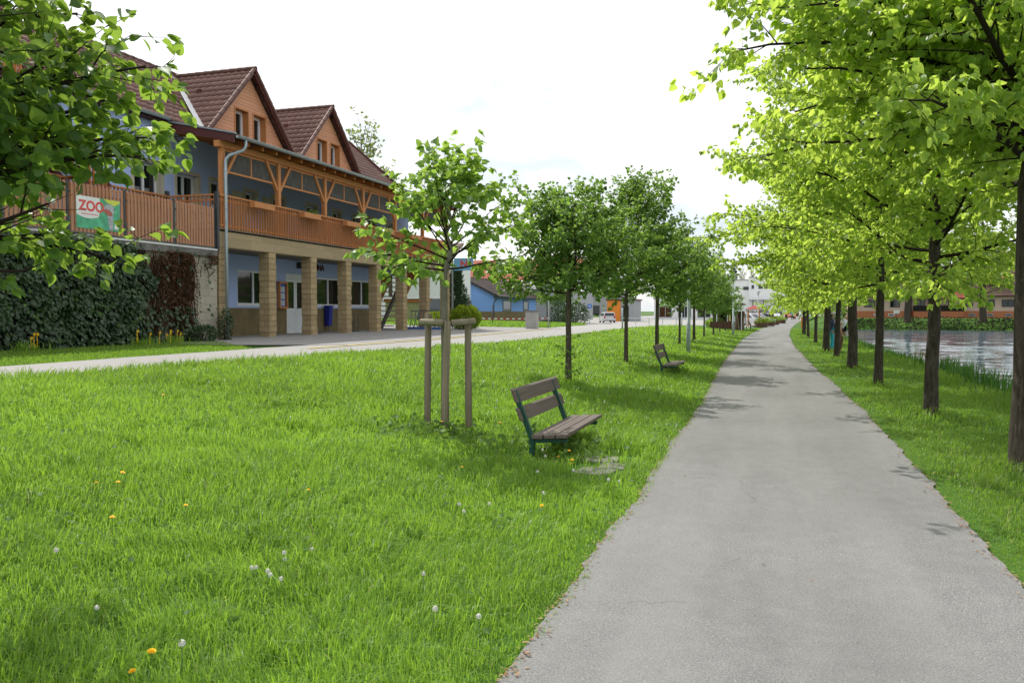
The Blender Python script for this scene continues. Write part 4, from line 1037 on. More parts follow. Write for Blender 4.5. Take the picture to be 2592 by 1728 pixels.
    for cy, hw, az in dz:
        zb = 7.9
        # gable wall with two openings
        op = [(cy - .85, cy - .05), (cy + .25, cy + 1.05)]; z0, z1 = 8.02, 9.14
        def top(y): return az - .16 - abs(y - cy) * (az - zb) / hw
        g = MB(); cuts = [cy - hw + .12, op[0][0], op[0][1], op[1][0], op[1][1], cy + hw - .12]
        def wallpoly(ya, yb, za, both=True):
            ps = [(-18.92, ya, za), (-18.92, yb, za), (-18.92, yb, top(yb))]
            if ya < cy < yb: ps.append((-18.92, cy, top(cy)))
            ps.append((-18.92, ya, top(ya)))
            ps = [p for p in ps]
            g.prism(ps, (.05, 0, 0))
        wallpoly(cuts[0], cuts[1], zb - .12); wallpoly(cuts[2], cuts[3], zb - .12); wallpoly(cuts[4], cuts[5], zb - .12)
        for ya, yb in op:
            wallpoly(ya, yb, z1); g.box(-18.92, -18.87, ya, yb, zb - .12, z0)
        gw = g.build('gable_wall', 'siding', H)
        for ya, yb in op:
            r = MB(); r.box(-19.2, -18.85, yb - .02, yb + .03, z0, z1 + .03).box(-19.2, -18.85, ya - .03, ya + .02, z0, z1 + .03).box(-19.2, -18.85, ya + .02, yb - .02, z1 - .02, z1 + .03)
            r.build('window_reveal', 'timber_z', H)
            window(H, -19.12, ya + .02, yb - .02, z0, z1 - .02, 0, .10, sill=False)
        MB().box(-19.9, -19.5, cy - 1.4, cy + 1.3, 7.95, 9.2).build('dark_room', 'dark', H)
        for s in (-1, 1):
            Ld = math.hypot(hw + .12, (az - zb) * (hw + .12) / hw)
            b = MB(); O = (-22.4, cy + s * (hw + .12), az - (az - zb) * (hw + .12) / hw)
            cl = lambda u, v, cy=cy, hw=hw, az=az, zb=zb, Ld=Ld: (lambda x, z: z > 7.93 + 2.86 * (-18.92 - x) / 3.3 - .16 or x > -18.9)(-22.4 + u, az - (az - zb) * (hw + .12) / hw + v / Ld * (az - zb) * (hw + .12) / hw)
            tiles(b, O, (1, 0, 0), (0, -s * (hw + .12), (az - zb) * (hw + .12) / hw), 3.78, Ld, clip=cl); b.build('dormer_roof', 'tile', H, True)
            b = MB(); b.beam((-18.64, cy, az - .03), (-18.64, cy + s * (hw + .14), az - .03 - (az - zb) * (hw + .14) / hw), .05, .15, (0, 0, 1)); b.build('barge_board', 'fascia', H)
            n = 11; c = MB()
            for k in range(n):
                p = Vector((-18.60, cy + s * (hw + .14) * k / n, az + .07 - (az - zb) * (hw + .14) / hw * k / n)); q = Vector((-18.60, cy + s * (hw + .14) * (k + 1.08) / n, az + .07 - (az - zb) * (hw + .14) / hw * (k + 1.08) / n))
                c.tube([p, q], [.058, .072], 8, False)
            c.build('verge_tiles', 'tile', H, True)
            # valley flashing
            v = MB(); a0 = Vector((-18.75, cy + s * (hw + .10), zb + .05)); a1 = Vector((-22.1, cy + s * .10, 10.72))
            v.beam(a0 + Vector((0, 0, .03)), a1, .40, .012, (1, 0, 1.1)); v.build('valley_flashing', 'flash', H)
        b = MB(); ridgecaps(b, (-22.3, cy, az + .06), (-18.56, cy, az + .06), .10, .36); b.build('dormer_ridge', 'ridge', H, True)
        MB().box(-20.4, -20.25, cy - 1.0, cy - .9, az - 1.0, az - .80).build('roof_vent', 'fascia', H)
    # fascia, gutters, downpipes
    b = MB(); b.prism([(-16.45, 22.36, 7.33), (-19.6, 22.36, 7.99), (-19.6, 22.36, 7.74), (-16.45, 22.36, 7.08)], (0, .05, 0)); b.build('canopy_fascia', 'fascia', H)
    b = MB(); b.beam((-16.40, 22.38, 7.36), (-19.65, 22.38, 8.04), .12, .05); b.build('verge_flashing', 'zinc', H)
    def gutter(name, x, z, y0, y1, mat, r=.08):
        g = MB(); n = 8; vs = []
        for y in (y0, y1):
            for k in range(n + 1):
                a = PI + PI * k / n; vs.append((x + r * math.cos(a), y, z + r * math.sin(a)))
        m = n + 1; fs = [(k, k + 1, m + k + 1, m + k) for k in range(n)] + [tuple(range(m)), tuple(range(2 * m - 1, m - 1, -1))]
        g.add(vs, fs); g.tube([(x + r, y0, z), (x + r, y1, z)], .012, 6)
        return g.build(name, mat, H, True)
    gutter('gutter', -16.36, 7.29, 22.45, 41.8, 'zinc'); gutter('gutter', -18.86, 7.98, 9.5, 22.3, 'zinc', .075)
    p = [(-16.36, 22.85, 7.22), (-16.36, 22.85, 7.02), (-16.42, 22.82, 6.90), (-16.78, 22.58, 6.72), (-16.88, 22.52, 6.58), (-16.88, 22.5, 6.3), (-16.88, 22.5, 3.9), (-16.88, 22.5, .8)]
    dp = MB(); dp.tube(p, .052, 10); [dp.tube([(-16.88, 22.5, z), (-16.88, 22.5, z + .03)], .062, 10) for z in (1.6, 3.3, 5.0, 6.2)]; dp.build('downpipe', 'zinc', H, True)
    p = [(-16.36, 41.6, 7.22), (-16.36, 41.6, 7.0), (-16.75, 41.72, 6.7), (-16.86, 41.75, 6.4), (-16.86, 41.75, .8)]
    dp = MB(); dp.tube(p, .052, 8); dp.build('downpipe', 'zinc', H, True)
    # left wing glimpsed through the leaves: timber gable
    MB().prism([(-18.6, 9.4, 7.3), (-18.6, 14.6, 7.3), (-18.6, 12.0, 10.0)], (.08, 0, 0)).build('gable_wall', 'siding', H)
    window(H, -18.5, 11.6, 12.4, 7.5, 8.6, 0, .07, sill=False)
    # external stair on the left
    s = thing('terrace_stair', 'brown wooden stair rising left behind the leaves on the terrace', 'stairs', (-18.7, 18, 4.4))
    a, b_ = Vector((-18.6, 19.5, 4.4)), Vector((-18.6, 16.0, 7.7))
    m = MB(); m.beam(a, b_, .06, .28).beam(a + Vector((-.7, 0, 0)), b_ + Vector((-.7, 0, 0)), .06, .28); m.build('stringer', 'fascia', s)
    m = MB(); m.beam(a + Vector((0, 0, .95)), b_ + Vector((0, 0, .95)), .06, .09); m.build('hand_rail', 'fascia', s)
    m = MB()
    for k in range(24):
        t = (k + .5) / 24; c = a.lerp(b_, t); m.beam(c + Vector((.035, 0, .1)), c + Vector((.035, 0, .9)), .022, .09, (1, 0, 0))
    m.build('baluster', 'timber_z', s)
    m = MB()
    for k in range(14):
        c = a.lerp(b_, (k + .5) / 14); m.box(-19.27, -18.63, c.y - .14, c.y + .14, c.z, c.z + .04)
    m.build('tread', 'timber_x', s)
    # open stair behind the pillars
    s = thing('open_stair', 'open wooden stair with pale treads behind the far stone pillars', 'stairs', (-19.3, 38, .8))
    a, b_ = Vector((-19.35, 38.1, .8)), Vector((-19.35, 41.6, 4.35))
    n = 14
    for k in range(n):
        c = a.lerp(b_, (k + .6) / n); MB().box(-19.98, -18.72, c.y - .15, c.y + .15, c.z + .02, c.z + .07).build('tread', 'stepwood', s)
    m = MB(); m.beam(a + Vector((.0, 0, 0)), b_, .12, .2); m.build('stringer', 'steel', s)
    for xx in (-20.02, -18.68):
        m = MB()
        for k in range(36):
            if xx > -19 and k < 16: continue
            c = Vector((xx, a.y, a.z)).lerp(Vector((xx, b_.y, b_.z)), (k + .5) / 36); m.beam(c + Vector((0, 0, .02)), c + Vector((0, 0, 1.02)), .022, .095, (1, 0, 0))
        m.beam(Vector((xx, a.y, a.z + 1.05)).lerp(Vector((xx, b_.y, b_.z + 1.05)), .43 if xx > -19 else 0), Vector((xx, b_.y, b_.z + 1.05)), .06, .08)
        m.build('balustrade', 'slat', s)
    # flower boxes
    names = ['orange-brown flower box on the balcony rail nearest the downpipe', 'second flower box from the downpipe, holding a green plant', 'third flower box from the downpipe on the balcony rail', 'flower box on the balcony rail behind the sapling leaves', 'fifth flower box from the downpipe, mostly hidden by the sapling', 'last flower box at the far end of the balcony rail']
    for i, y in enumerate((23.62, 26.65, 29.8, 32.95, 36.0, 39.0)):
        o = thing('flower_box', names[i], 'flower box', (-16.78, y, 5.19), 0, 'flower boxes along the balcony rail')
        m = MB(); m.box(0, .2, 0, 1.15, 0, .03).box(0, .025, 0, 1.15, .03, .19).box(.175, .2, 0, 1.15, .03, .19).box(.025, .175, 0, .025, .03, .19).box(.025, .175, 1.125, 1.15, .03, .19).box(-.05, .0, .2, .26, .1, .16)
        m.build('box', 'timber_y', o, local=True); MB().box(.02, .18, .02, 1.13, .1, .16).build('soil', 'brownbox', o, local=True)
        if i == 1:
            rng = np.random.default_rng(8); P = np.stack([rng.uniform(.05, .15, 60), rng.uniform(.5, 1.1, 60), rng.uniform(.16, .3, 60)], 1); D = rng.normal(0, .6, (60, 3)) + np.array([0, 0, .8])
            V, F, tt = quads_np(P, D, rng.uniform(.05, .14, 60), rng, .3, .4); npobj('plant', npmesh('plant', V, [F], 'leaf_dark', tt), o)
setup_house()
def setup_wall():
    w = thing('retaining_wall', 'pale block retaining wall with dirty concrete coping beside the house', 'wall', (-17.15, 15, .7))
    MB().box(-17.35, -17.0, 4, 22.16, .55, 3.44).build('block_wall', 'wallblock', w)
    MB().box(-17.4, -16.88, 4, 22.05, 3.44, 3.645).build('coping', 'coping', w, bevel=.01)
    MB().box(-16.93, -16.872, 4, 22.05, 3.648, 3.69).build('edge_strip', 'whitestrip', w)
    # ivy
    rng = np.random.default_rng(5); n = 19000
    y = rng.uniform(4.5, 21.9, n); z = rng.uniform(.75, 3.62, n)
    edge = 19.0 + .3 * np.sin(z * 3) + (2.0 - z) * .12
    ok = (y < edge) | (rng.random(n) < np.where((z < 1.9) & (y < 20.9), .30, .02)); y, z = y[ok], z[ok]; n = len(y)
    bul = vnoise(y * 2 + 10, z * 2, 1.0, 3)
    x = -16.98 + .08 + .26 * bul * rng.random(n) ** .5 + .12 * np.clip(1.6 - z, 0, 1) * rng.random(n)
    D = np.stack([rng.uniform(.1, .7, n), rng.normal(0, .5, n), rng.uniform(-1.2, -.2, n)], 1)
    V = []; 
    P = np.stack([x, y, z], 1); S = rng.uniform(.075, .135, n)
    # leaf plane faces outwards (+X)
    Dn = unit(D); nn = unit(np.array([1., 0, .35]) + rng.normal(0, .45, (n, 3))); Nn = unit(nn - Dn * np.sum(nn * Dn, 1, keepdims=True)); R = np.cross(Dn, Nn)
    IV = np.array([[0, 0, 0], [-.45, .05, 0], [-.32, .38, .05], [-.38, .55, .02], [0, 1, -.08], [.38, .55, .02], [.32, .38, .05], [.45, .05, 0]])
    V = np.empty((n, 8, 3))
    for i in range(8): V[:, i] = P + S[:, None] * (R * IV[i, 0] + Dn * IV[i, 1] + Nn * IV[i, 2])
    b = (np.arange(n) * 8)[:, None]; F = np.concatenate([b + np.array([0, 4, 3, 2, 1]), b + np.array([0, 7, 6, 5, 4])])
    ivy = thing('ivy', 'dense dark green ivy covering the retaining wall', 'ivy', (-16.9, 14, .7))
    off = np.array(wl(ivy)); tint = np.repeat(np.clip(.25 * rng.random(n) + .75 * vnoise(y * 2, z * 2, 1.5, 6) * (.4 + .8 * rng.random(n)), 0, 1), 8)
    npobj('foliage', npmesh('foliage', V.reshape(-1, 3) - off, [F], 'ivy', tint), ivy)
    m = 420; sel = rng.integers(0, n, m); Pf = P[sel] + np.array([.08, 0, 0]); keep = vnoise(Pf[:, 1] * 2, Pf[:, 2] * 3, 1.3, 9) > .55
    Vf, Ff, tf = leaves_np(Pf[keep] - off, D[sel][keep], np.full(keep.sum(), .085), rng, .2); npobj('foliage', npmesh('foliage', Vf, [Ff], 'ivy_fresh', tf), ivy)
    MB().box(-16.995, -16.93, 4.5, 19.0, .7, 3.42).build('painted_shade_sheet', 'dark', ivy)  # dark sheet behind the leaves; its colour stands for shade inside the ivy
    # withered vines
    vn = thing('withered_vines', 'bare brown withered vines hanging between the ivy and pale wall blocks', 'vines', (-16.9, 20.6, .7))
    r = random.Random(9); b = MB()
    for k in range(230):
        y0 = r.uniform(18.7, 20.95) if k < 190 else r.uniform(19.2, 21.9); z0 = r.uniform(2.9, 3.5); L = r.uniform(.8, 2.7) if k < 190 else r.uniform(.15, .5); q = [(-16.97 + r.uniform(0, .08), y0, z0)]
        for i in range(7): q.append((-16.96 + r.uniform(-.01, .13), q[-1][1] + r.gauss(0, .06), q[-1][2] - L / 7))
        b.tube(q, [.009 * r.uniform(.5, 1.5)] * 8, 4, False)
    b.build('stems', 'dead_ivy', vn)
    n = 7000; y = rng.normal(20.1, .62, n); z = rng.uniform(.9, 3.5, n); hi = rng.random(n) < .25; z = np.where(hi, rng.uniform(3.2, 3.5, n), z); y = np.where(hi, rng.uniform(20, 22.0, n), y)
    ok = (y > 18.8) & (y < 22.0) & ((y < 21.2) | (z > 3.1)) & (vnoise(y * 3, z * 2, 1.2, 12) > .30); y, z = y[ok], z[ok]; n = len(y)
    P = np.stack([-16.95 + rng.random(n) * .14, y, z], 1); D = np.stack([rng.uniform(0, .6, n), rng.normal(0, .5, n), rng.uniform(-1, .1, n)], 1)
    V, F, tt = quads_np(P - np.array(wl(vn)), D, rng.uniform(.03, .085, n), rng, .2, .6); npobj('dry_leaves', npmesh('dry_leaves', V, [F], 'dead_ivy', tt), vn)
    # picket fence on the wall
    f = thing('picket_fence', 'brown weathered picket fence standing on the retaining wall', 'fence', (-17.0, 15, 3.65))
    ps = [8.8, 10.7, 12.6, 14.5, 16.37, 18.27, 20.2, 22.05]
    for y in ps: MB().box(-17.03, -16.96, y - .035, y + .035, 3.645, 5.02).build('post', 'post_grey', f)
    for ya, yb in zip(ps, ps[1:]):
        m = MB(); n = 14; st = (yb - ya - .12) / n; rr = random.Random(int(ya * 10))
        for k in range(n):
            c = ya + .06 + st * (k + .5); h = 4.99 + rr.uniform(-.012, .012); w = .042
            pts = [(-16.955, c - w, 3.76), (-16.955, c + w, 3.76), (-16.955, c + w, h - .03), (-16.955, c + w * .55, h), (-16.955, c - w * .55, h), (-16.955, c - w, h - .03)]
            m.prism(pts, (.022, 0, 0))
        pn = m.build('picket_panel', 'picket', f)
        m = MB(); m.box(-16.985, -16.957, ya + .035, yb - .035, 3.95, 4.0).box(-16.985, -16.957, ya + .035, yb - .035, 4.72, 4.77); m.build('rail', 'post_grey', pn)
        MB().box(-16.99, -16.95, ya + .04, yb - .04, 3.66, 3.75).build('base_board', 'coping', pn)
    # banner
    b = thing('zoo_banner', 'white and green banner with red ZOO letters and an ostrich on the fence', 'banner', (-16.9, 17.3, 4.2))
    rot = Matrix.Rotation(PI / 2, 4, 'Z') @ Matrix.Rotation(PI / 2, 4, 'X')
    X = -16.925
    MB().box(X - .006, X, 16.6, 18.05, 3.86, 4.68).build('sheet', M('banner_green', (.10, .42, .24), .6, .3, .3, 3, 6), b)
    pts = [(X + .003, 16.6, 4.68), (X + .003, 17.36, 4.68), (X + .003, 17.40, 4.4), (X + .003, 17.32, 4.18)]
    pts += [(X + .003, 17.32 - .72 * t, 4.18 - .07 * math.sin(PI * t) + .02 * t) for t in (.2, .4, .6, .8, 1)]
    pts.reverse(); MB().poly(pts).build('white_panel', 'tee', b)
    def text(name, body, size, loc, mat, parent, ext=.002, font_bold=.0):
        cu = bpy.data.curves.new(name, 'FONT'); cu.body = body; cu.size = size; cu.extrude = ext; cu.offset = font_bold; cu.align_x = 'LEFT'
        o = bpy.data.objects.new(name, cu); link(o); me = bpy.data.meshes.new_from_object(o.evaluated_get(bpy.context.evaluated_depsgraph_get())); bpy.data.objects.remove(o)
        me.transform(rot); me.transform(Matrix.Translation(Vector(loc) - wl(parent))); me.name = name; me.materials.append(MAT[mat] if isinstance(mat, str) else mat)
        ob = bpy.data.objects.new(name, me); link(ob); ob.parent = parent; return ob
    redl = M('banner_red', (.72, .10, .09), .6, .3, .1)
    text('letters', 'ZOO', .36, (X + .006, 16.68, 4.32), redl, b, .001, .012)
    m = MB()
    for k in range(9): m.box(X + .003, X + .005, 16.76 + k * .062, 16.80 + k * .062, 4.215, 4.245)
    m.build('small_line', redl, b)
    MB().poly([(X + .004, 17.5, 4.68), (X + .004, 18.05, 4.68), (X + .004, 18.05, 4.62), (X + .004, 17.85, 4.52), (X + .004, 17.6, 4.6)][::-1]).build('yellow_patch', M('banner_yellow', (.62, .66, .10), .6, .3, .1), b)
    og = M('banner_grey', (.42, .42, .46), .7, .2, .4, 14, 30); 
    def ell(cy, cz, ry, rz, n=18, dx=.006, rot_=0): return [(X + dx, cy + ry * math.cos(2 * PI * k / n) * math.cos(rot_) - rz * math.sin(2 * PI * k / n) * math.sin(rot_), cz + ry * math.cos(2 * PI * k / n) * math.sin(rot_) + rz * math.sin(2 * PI * k / n) * math.cos(rot_)) for k in range(n)]
    hd = MB(); hd.poly(ell(17.68, 4.42, .19, .12)); hd.poly([(X + .005, 17.60, 4.36), (X + .005, 17.68, 3.88), (X + .005, 17.80, 3.88), (X + .005, 17.82, 4.36)])
    for k in range(7): y = 17.52 + k * .045; hd.poly([(X + .0065, y, 4.5), (X + .0065, y + .025, 4.5), (X + .0065, y - .01 + .008 * k, 4.60 + .02 * (k % 2))])
    hd.build('ostrich_head', og, b)
    bk = MB(); bk.poly(ell(17.64, 4.34, .155, .075, 18, .009, -.35)); bk.build('ostrich_beak', M('banner_beak', (.42, .13, .11), .6, .3, .25, 10, 30), b)
    ey = MB(); ey.poly(ell(17.86, 4.44, .02, .022, 10, .010)); ey.build('ostrich_eye', 'black', b)
    MB().poly([(X + .006, 17.84, 3.92), (X + .006, 17.99, 3.92), (X + .006, 17.97, 4.03), (X + .006, 17.91, 4.12), (X + .006, 17.86, 4.02)]).build('emblem', 'tee', b)
    # wall lettering
    s = thing('wall_sign', 'dark red capital letters over the door and window on the blue wall', 'sign', (-18.995, 30.5, 3.5))
    text('letters', 'KANTINA', .36, (-18.992, 30.46, 3.50), 'sign_red', s, .008, .012)
    # blue banner with a red N on the house corner
    f = thing('blue_flag_sign', 'small light blue board with a red letter at the far house corner', 'sign', (-16.5, 42.0, 4.0))
    MB().box(-16.86, -15.75, 42.0, 42.03, 3.95, 4.62).build('board', 'flagblue', f)
    rot2 = Matrix.Rotation(PI / 2, 4, 'X'); cu = bpy.data.curves.new('letter', 'FONT'); cu.body = 'N'; cu.size = .55; cu.extrude = .004; cu.offset = .015
    o = bpy.data.objects.new('letter', cu); link(o); me = bpy.data.meshes.new_from_object(o.evaluated_get(bpy.context.evaluated_depsgraph_get())); bpy.data.objects.remove(o)
    me.transform(rot2); me.transform(Matrix.Translation(Vector((-16.5, 41.99, 4.12)) - wl(f))); me.materials.append(redl); ob = bpy.data.objects.new('letter', me); link(ob); ob.parent = f
    # notice board
    nb = thing('notice_board', 'brown wooden notice case with papers beside the white double door', 'notice board', (-18.93, 28.77, 1.86))
    m = MB(); y0, y1, z0, z1 = 28.42, 29.0, 1.84, 2.92; X = -18.96
    m.box(X, X + .12, y0, y0 + .07, z0, z1).box(X, X + .12, y1 - .07, y1, z0, z1).box(X, X + .12, y0 + .07, y1 - .07, z1 - .08, z1).box(X, X + .12, y0 + .07, y1 - .07, z0, z0 + .08); m.build('case', 'timber_z', nb)
    MB().box(X, X + .03, y0 + .07, y1 - .07, z0 + .08, z1 - .08).build('back_board', 'bluesign', nb)
    m = MB(); [m.box(X + .031, X + .036, y0 + .1 + (k % 2) * .2, y0 + .27 + (k % 2) * .2, z0 + .12 + (k // 2) * .27, z0 + .34 + (k // 2) * .27) for k in range(6)]; m.build('notices', 'paper', nb)
    l = thing('wall_lamp', 'small dark wall lamp above the white double door', 'lamp', (-18.9, 29.95, 3.6))
    m = MB(); m.box(-19.0, -18.95, 29.88, 30.02, 3.5, 3.74); m.build('bracket', 'steel', l); m = MB(); m.lathe((-18.87, 29.95, 3.5), [(.05, 0), (.085, .05), (.085, .2), (.05, .25)], 10); m.build('lamp_shade', 'post_grey', l)
    b = thing('litter_bin', 'blue plastic bin hung between the pillars under the window', 'bin', (-18.7, 32.0, 1.15))
    m = MB(); m.prism([(-18.92, 31.92, 1.1), (-18.70, 31.92, 1.1), (-18.64, 31.92, 1.95), (-18.92, 31.92, 1.95)], (0, .28, 0)); m.build('body', 'binblue', b, bevel=.03)
    MB().box(-18.92, -18.60, 31.89, 32.23, 1.95, 1.99).build('lid', 'binblue', b, bevel=.01); MB().tube([(-18.8, 32.06, .8), (-18.8, 32.06, 1.16)], .03, 8).build('post', 'steel', b)
    # bike stands
    def stand(loc, rz, label, lean):
        o = thing('bike_stand', label, 'bike stand', loc, rz, 'bike stands by the pillars')
        m = MB(); m.tube([(0, -.05, 0), (0, -.05, .78), (0, .05, .82), (0, .15, .78), (0, .15, 0)], .02, 6); m.build('hoop', 'steel', o, local=True)
        m = MB(); m.tube([(0, -.05, .02), (.6, -.05, .02)], .02, 6).tube([(0, .15, .02), (.6, .15, .02)], .02, 6).tube([(.6, -.07, .02), (.6, .17, .02)], .02, 6).tube([(0, .15, .5), (.5, .15, .02)], .016, 6); m.build('foot', 'steel', o, local=True)
    stand((-17.9, 28.9, .82), .5, 'upright dark bike stand behind the second and third pillars', 0)
    stand((-18.0, 33.2, .82), 2.6, 'dark bike stand leaning left of the fourth pillar', 1)
    o = thing('bike_rack', 'row of dark wheel holders on a blue base by the last pillars', 'bike rack', (-16.9, 38.4, .82))
    MB().box(-17.9, -15.7, 38.2, 38.3, .82, .95).build('base', 'bluesign', o)
    for k in range(9):
        x = -17.7 + k * .23; m = MB(); m.tube([(x, 38.0, .85), (x, 38.25, 1.28), (x + .05, 38.5, .85)], .016, 6).tube([(x + .05, 38.05, .85), (x, 38.2, 1.1), (x, 38.3, 1.75)], .014, 6); m.build('wheel_holder', 'steel', o)
    m = MB(); m.tube([(-17.75, 38.3, 1.75), (-15.8, 38.3, 1.75)], .02, 6); m.build('top_rail', 'steel', o)
setup_wall()
# ---------------------------------------------------------------- benches, stakes, lamps
def setup_furniture():
    # bench: planks along local Y, facing +X, origin under the back legs
    b = thing('park_bench', 'nearest weathered wooden bench with dark green steel legs facing the path', 'bench', (-2.72, 9.1, Hz(-2.72, 9.1) - .11), 0, 'benches facing the path')
    L = 1.98
    for k, (x, z0, z1) in enumerate(((-.185, .735, .885), (-.125, .525, .665))):
        m = MB(); t = .022; dx = .055
        m.prism([(x, 0, z0), (x + .045, 0, z0 - .012), (x + .045 - dx, 0, z1 - .012), (x - dx, 0, z1)], (0, L, 0)); m.build('back_plank', 'bench', b, local=True, bevel=.008)
    for k, x in enumerate((.02, .165, .31)):
        m = MB(); m.prism([(x, 0, .315 + .008 * k), (x + .128, 0, .315 + .012 * k), (x + .128, 0, .36 + .012 * k), (x, 0, .36 + .008 * k)], (0, L, 0)); m.build('seat_plank', 'bench', b, local=True, bevel=.008)
    for y in (.06, L - .30):
        f = MB(); f.prism([(-.03, y, -.15), (.035, y, -.15), (.035, y, .31), (-.185, y, .87), (-.245, y, .86), (-.03, y, .31)], (0, .055, 0)); f.build('leg', 'green_steel', b, local=True, bevel=.006)
        f = MB(); f.prism([(.036, y + .004, .26), (.43, y + .004, .28), (.43, y + .004, .325), (.036, y + .004, .308)], (0, .047, 0)); f.build('seat_arm', 'green_steel', b, local=True, bevel=.005)
    m = MB()
    for y in (.09, L - .27):
        for x in (.085, .23, .375): m.ball((x, y, .364 + .009 * (x > .2) + .009 * (x > .3)), .011, 6, (1, 1, .4))
        for z, x in ((.60, -.10), (.81, -.165)): m.ball((x - .002, y, z), .011, 6, (.5, 1, 1))
    m.build('bolts', 'zinc', b, local=True)
    dup(b, (-3.02, 22.6, Hz(-3.02, 22.6) - .18), 0, 1, 'second wooden bench farther along, standing low in the grass by the path')
    dup(b, (-2.5, 80.5, Hz(-2.5, 80.5)), 0, 1, 'far green bench by the brown fence and red-roofed shelter')
    # stakes round the sapling
    s = thing('tree_support', 'weathered round wooden stakes with crossbars holding the sapling', 'tree support', (-4.05, 9.75, .22))
    cam = Vector((math.cos(yaw), math.sin(yaw), 0)); fwd = Vector((-math.sin(yaw), math.cos(yaw), 0))
    c = Vector((-4.03, 9.72, 0)); a = c - cam * .245 + fwd * .18; d = c + cam * .30 + fwd * .05; e = c - fwd * .12
    def stake(p, h, lean=(0, 0)):
        z = Hz(p.x, p.y); pts = [(p.x, p.y, z - .1), (p.x + lean[0] * .5, p.y + lean[1] * .5, z + h * .5), (p.x + lean[0], p.y + lean[1], z + h)]
        MB().tube(pts, [.045, .044, .043], 12).build('stake', 'stake', s, True, bevel=.004)
    stake(a, 1.44, (.02, 0)); stake(d, 1.41, (-.01, 0)); stake(e, 1.385, (.05, 0))
    zb = Hz(c.x, c.y) + 1.37
    ax = Vector((a.x + .02, a.y, 0)) - fwd * .085; dx = Vector((d.x, d.y, 0)) - fwd * .085; ex = Vector((e.x + .05, e.y, 0))
    MB().tube([ax - cam * .085 + Vector((0, 0, zb)), ex - cam * .05 + fwd * .02 + Vector((0, 0, zb - .01))], .042, 12).build('crossbar', 'crossbar', s, True, bevel=.006)
    MB().tube([ex + cam * .045 + fwd * .02 + Vector((0, 0, zb - .012)), dx + cam * .09 + Vector((0, 0, zb + .01))], .042, 12).build('crossbar', 'crossbar', s, True, bevel=.006)
    for p in (ax.lerp(ex, .36), dx.lerp(ex, .32)):
        q = Vector((p.x, p.y, zb)); m = MB(); m.tube([q - cam * .009, q + cam * .009], .0455, 12); m.build('strap', 'black', s)
    # street lamps
    def lamp(loc, h, label, r=.055):
        o = thing('street_lamp', label, 'street lamp', loc, 0, 'grey lamp posts beside the path')
        MB().tube([(0, 0, -.1), (0, 0, 1.15), (0, 0, 1.16), (0, 0, h - .45)], [r * 1.45, r * 1.45, r, r * .8], 10).build('pole', 'lamp_pole', o, True, local=True)
        MB().box(-r * .7, r * .7, -r * 1.5, -r * 1.4, .5, .9).build('hatch', 'zinc', o, local=True)
        MB().lathe((0, 0, h - .46), [(.05, 0), (.10, .06), (.11, .10)], 12).build('collar', 'post_grey', o, True, local=True)
        MB().lathe((0, 0, h - .36), [(.11, 0), (.22, .28), (.225, .29)], 16).build('lamp_glass', 'lampglass', o, True, local=True)
        MB().lathe((0, 0, h - .068), [(.34, 0), (.345, .015), (.30, .045), (.06, .068)], 18).build('lamp_cap', 'zinc', o, True, local=True); return o
    a = lamp(zloc(-3.31, 32.5), 4.15, 'nearest grey lamp post, its head rising above the young limes')
    dup(a, zloc(-2.95, 58.5), 0, 1.0, 'second grey lamp post beside the brown fence')
    dup(a, zloc(-2.35, 103), 0, 1.0, 'third lamp post behind the red-roofed shelter')
    dup(a, zloc(-.2, 150), 0, 1.0, 'distant lamp post before the white hall right of the third one')
    # small posts by the road
    for i, (x, y, h, lab) in enumerate(((-8.6, 47.5, 1.3, 'thin grey post at the lawn edge between two young limes'), (-7.9, 72, 1.2, 'thin grey post by the road left of the near lamp post'))):
        tag(MB().tube([(x, y, Hz(x, y) - .1), (x, y, Hz(x, y) + h)], .045, 8).build('road_post', 'lamp_pole', None, True), lab, 'post')
setup_furniture()
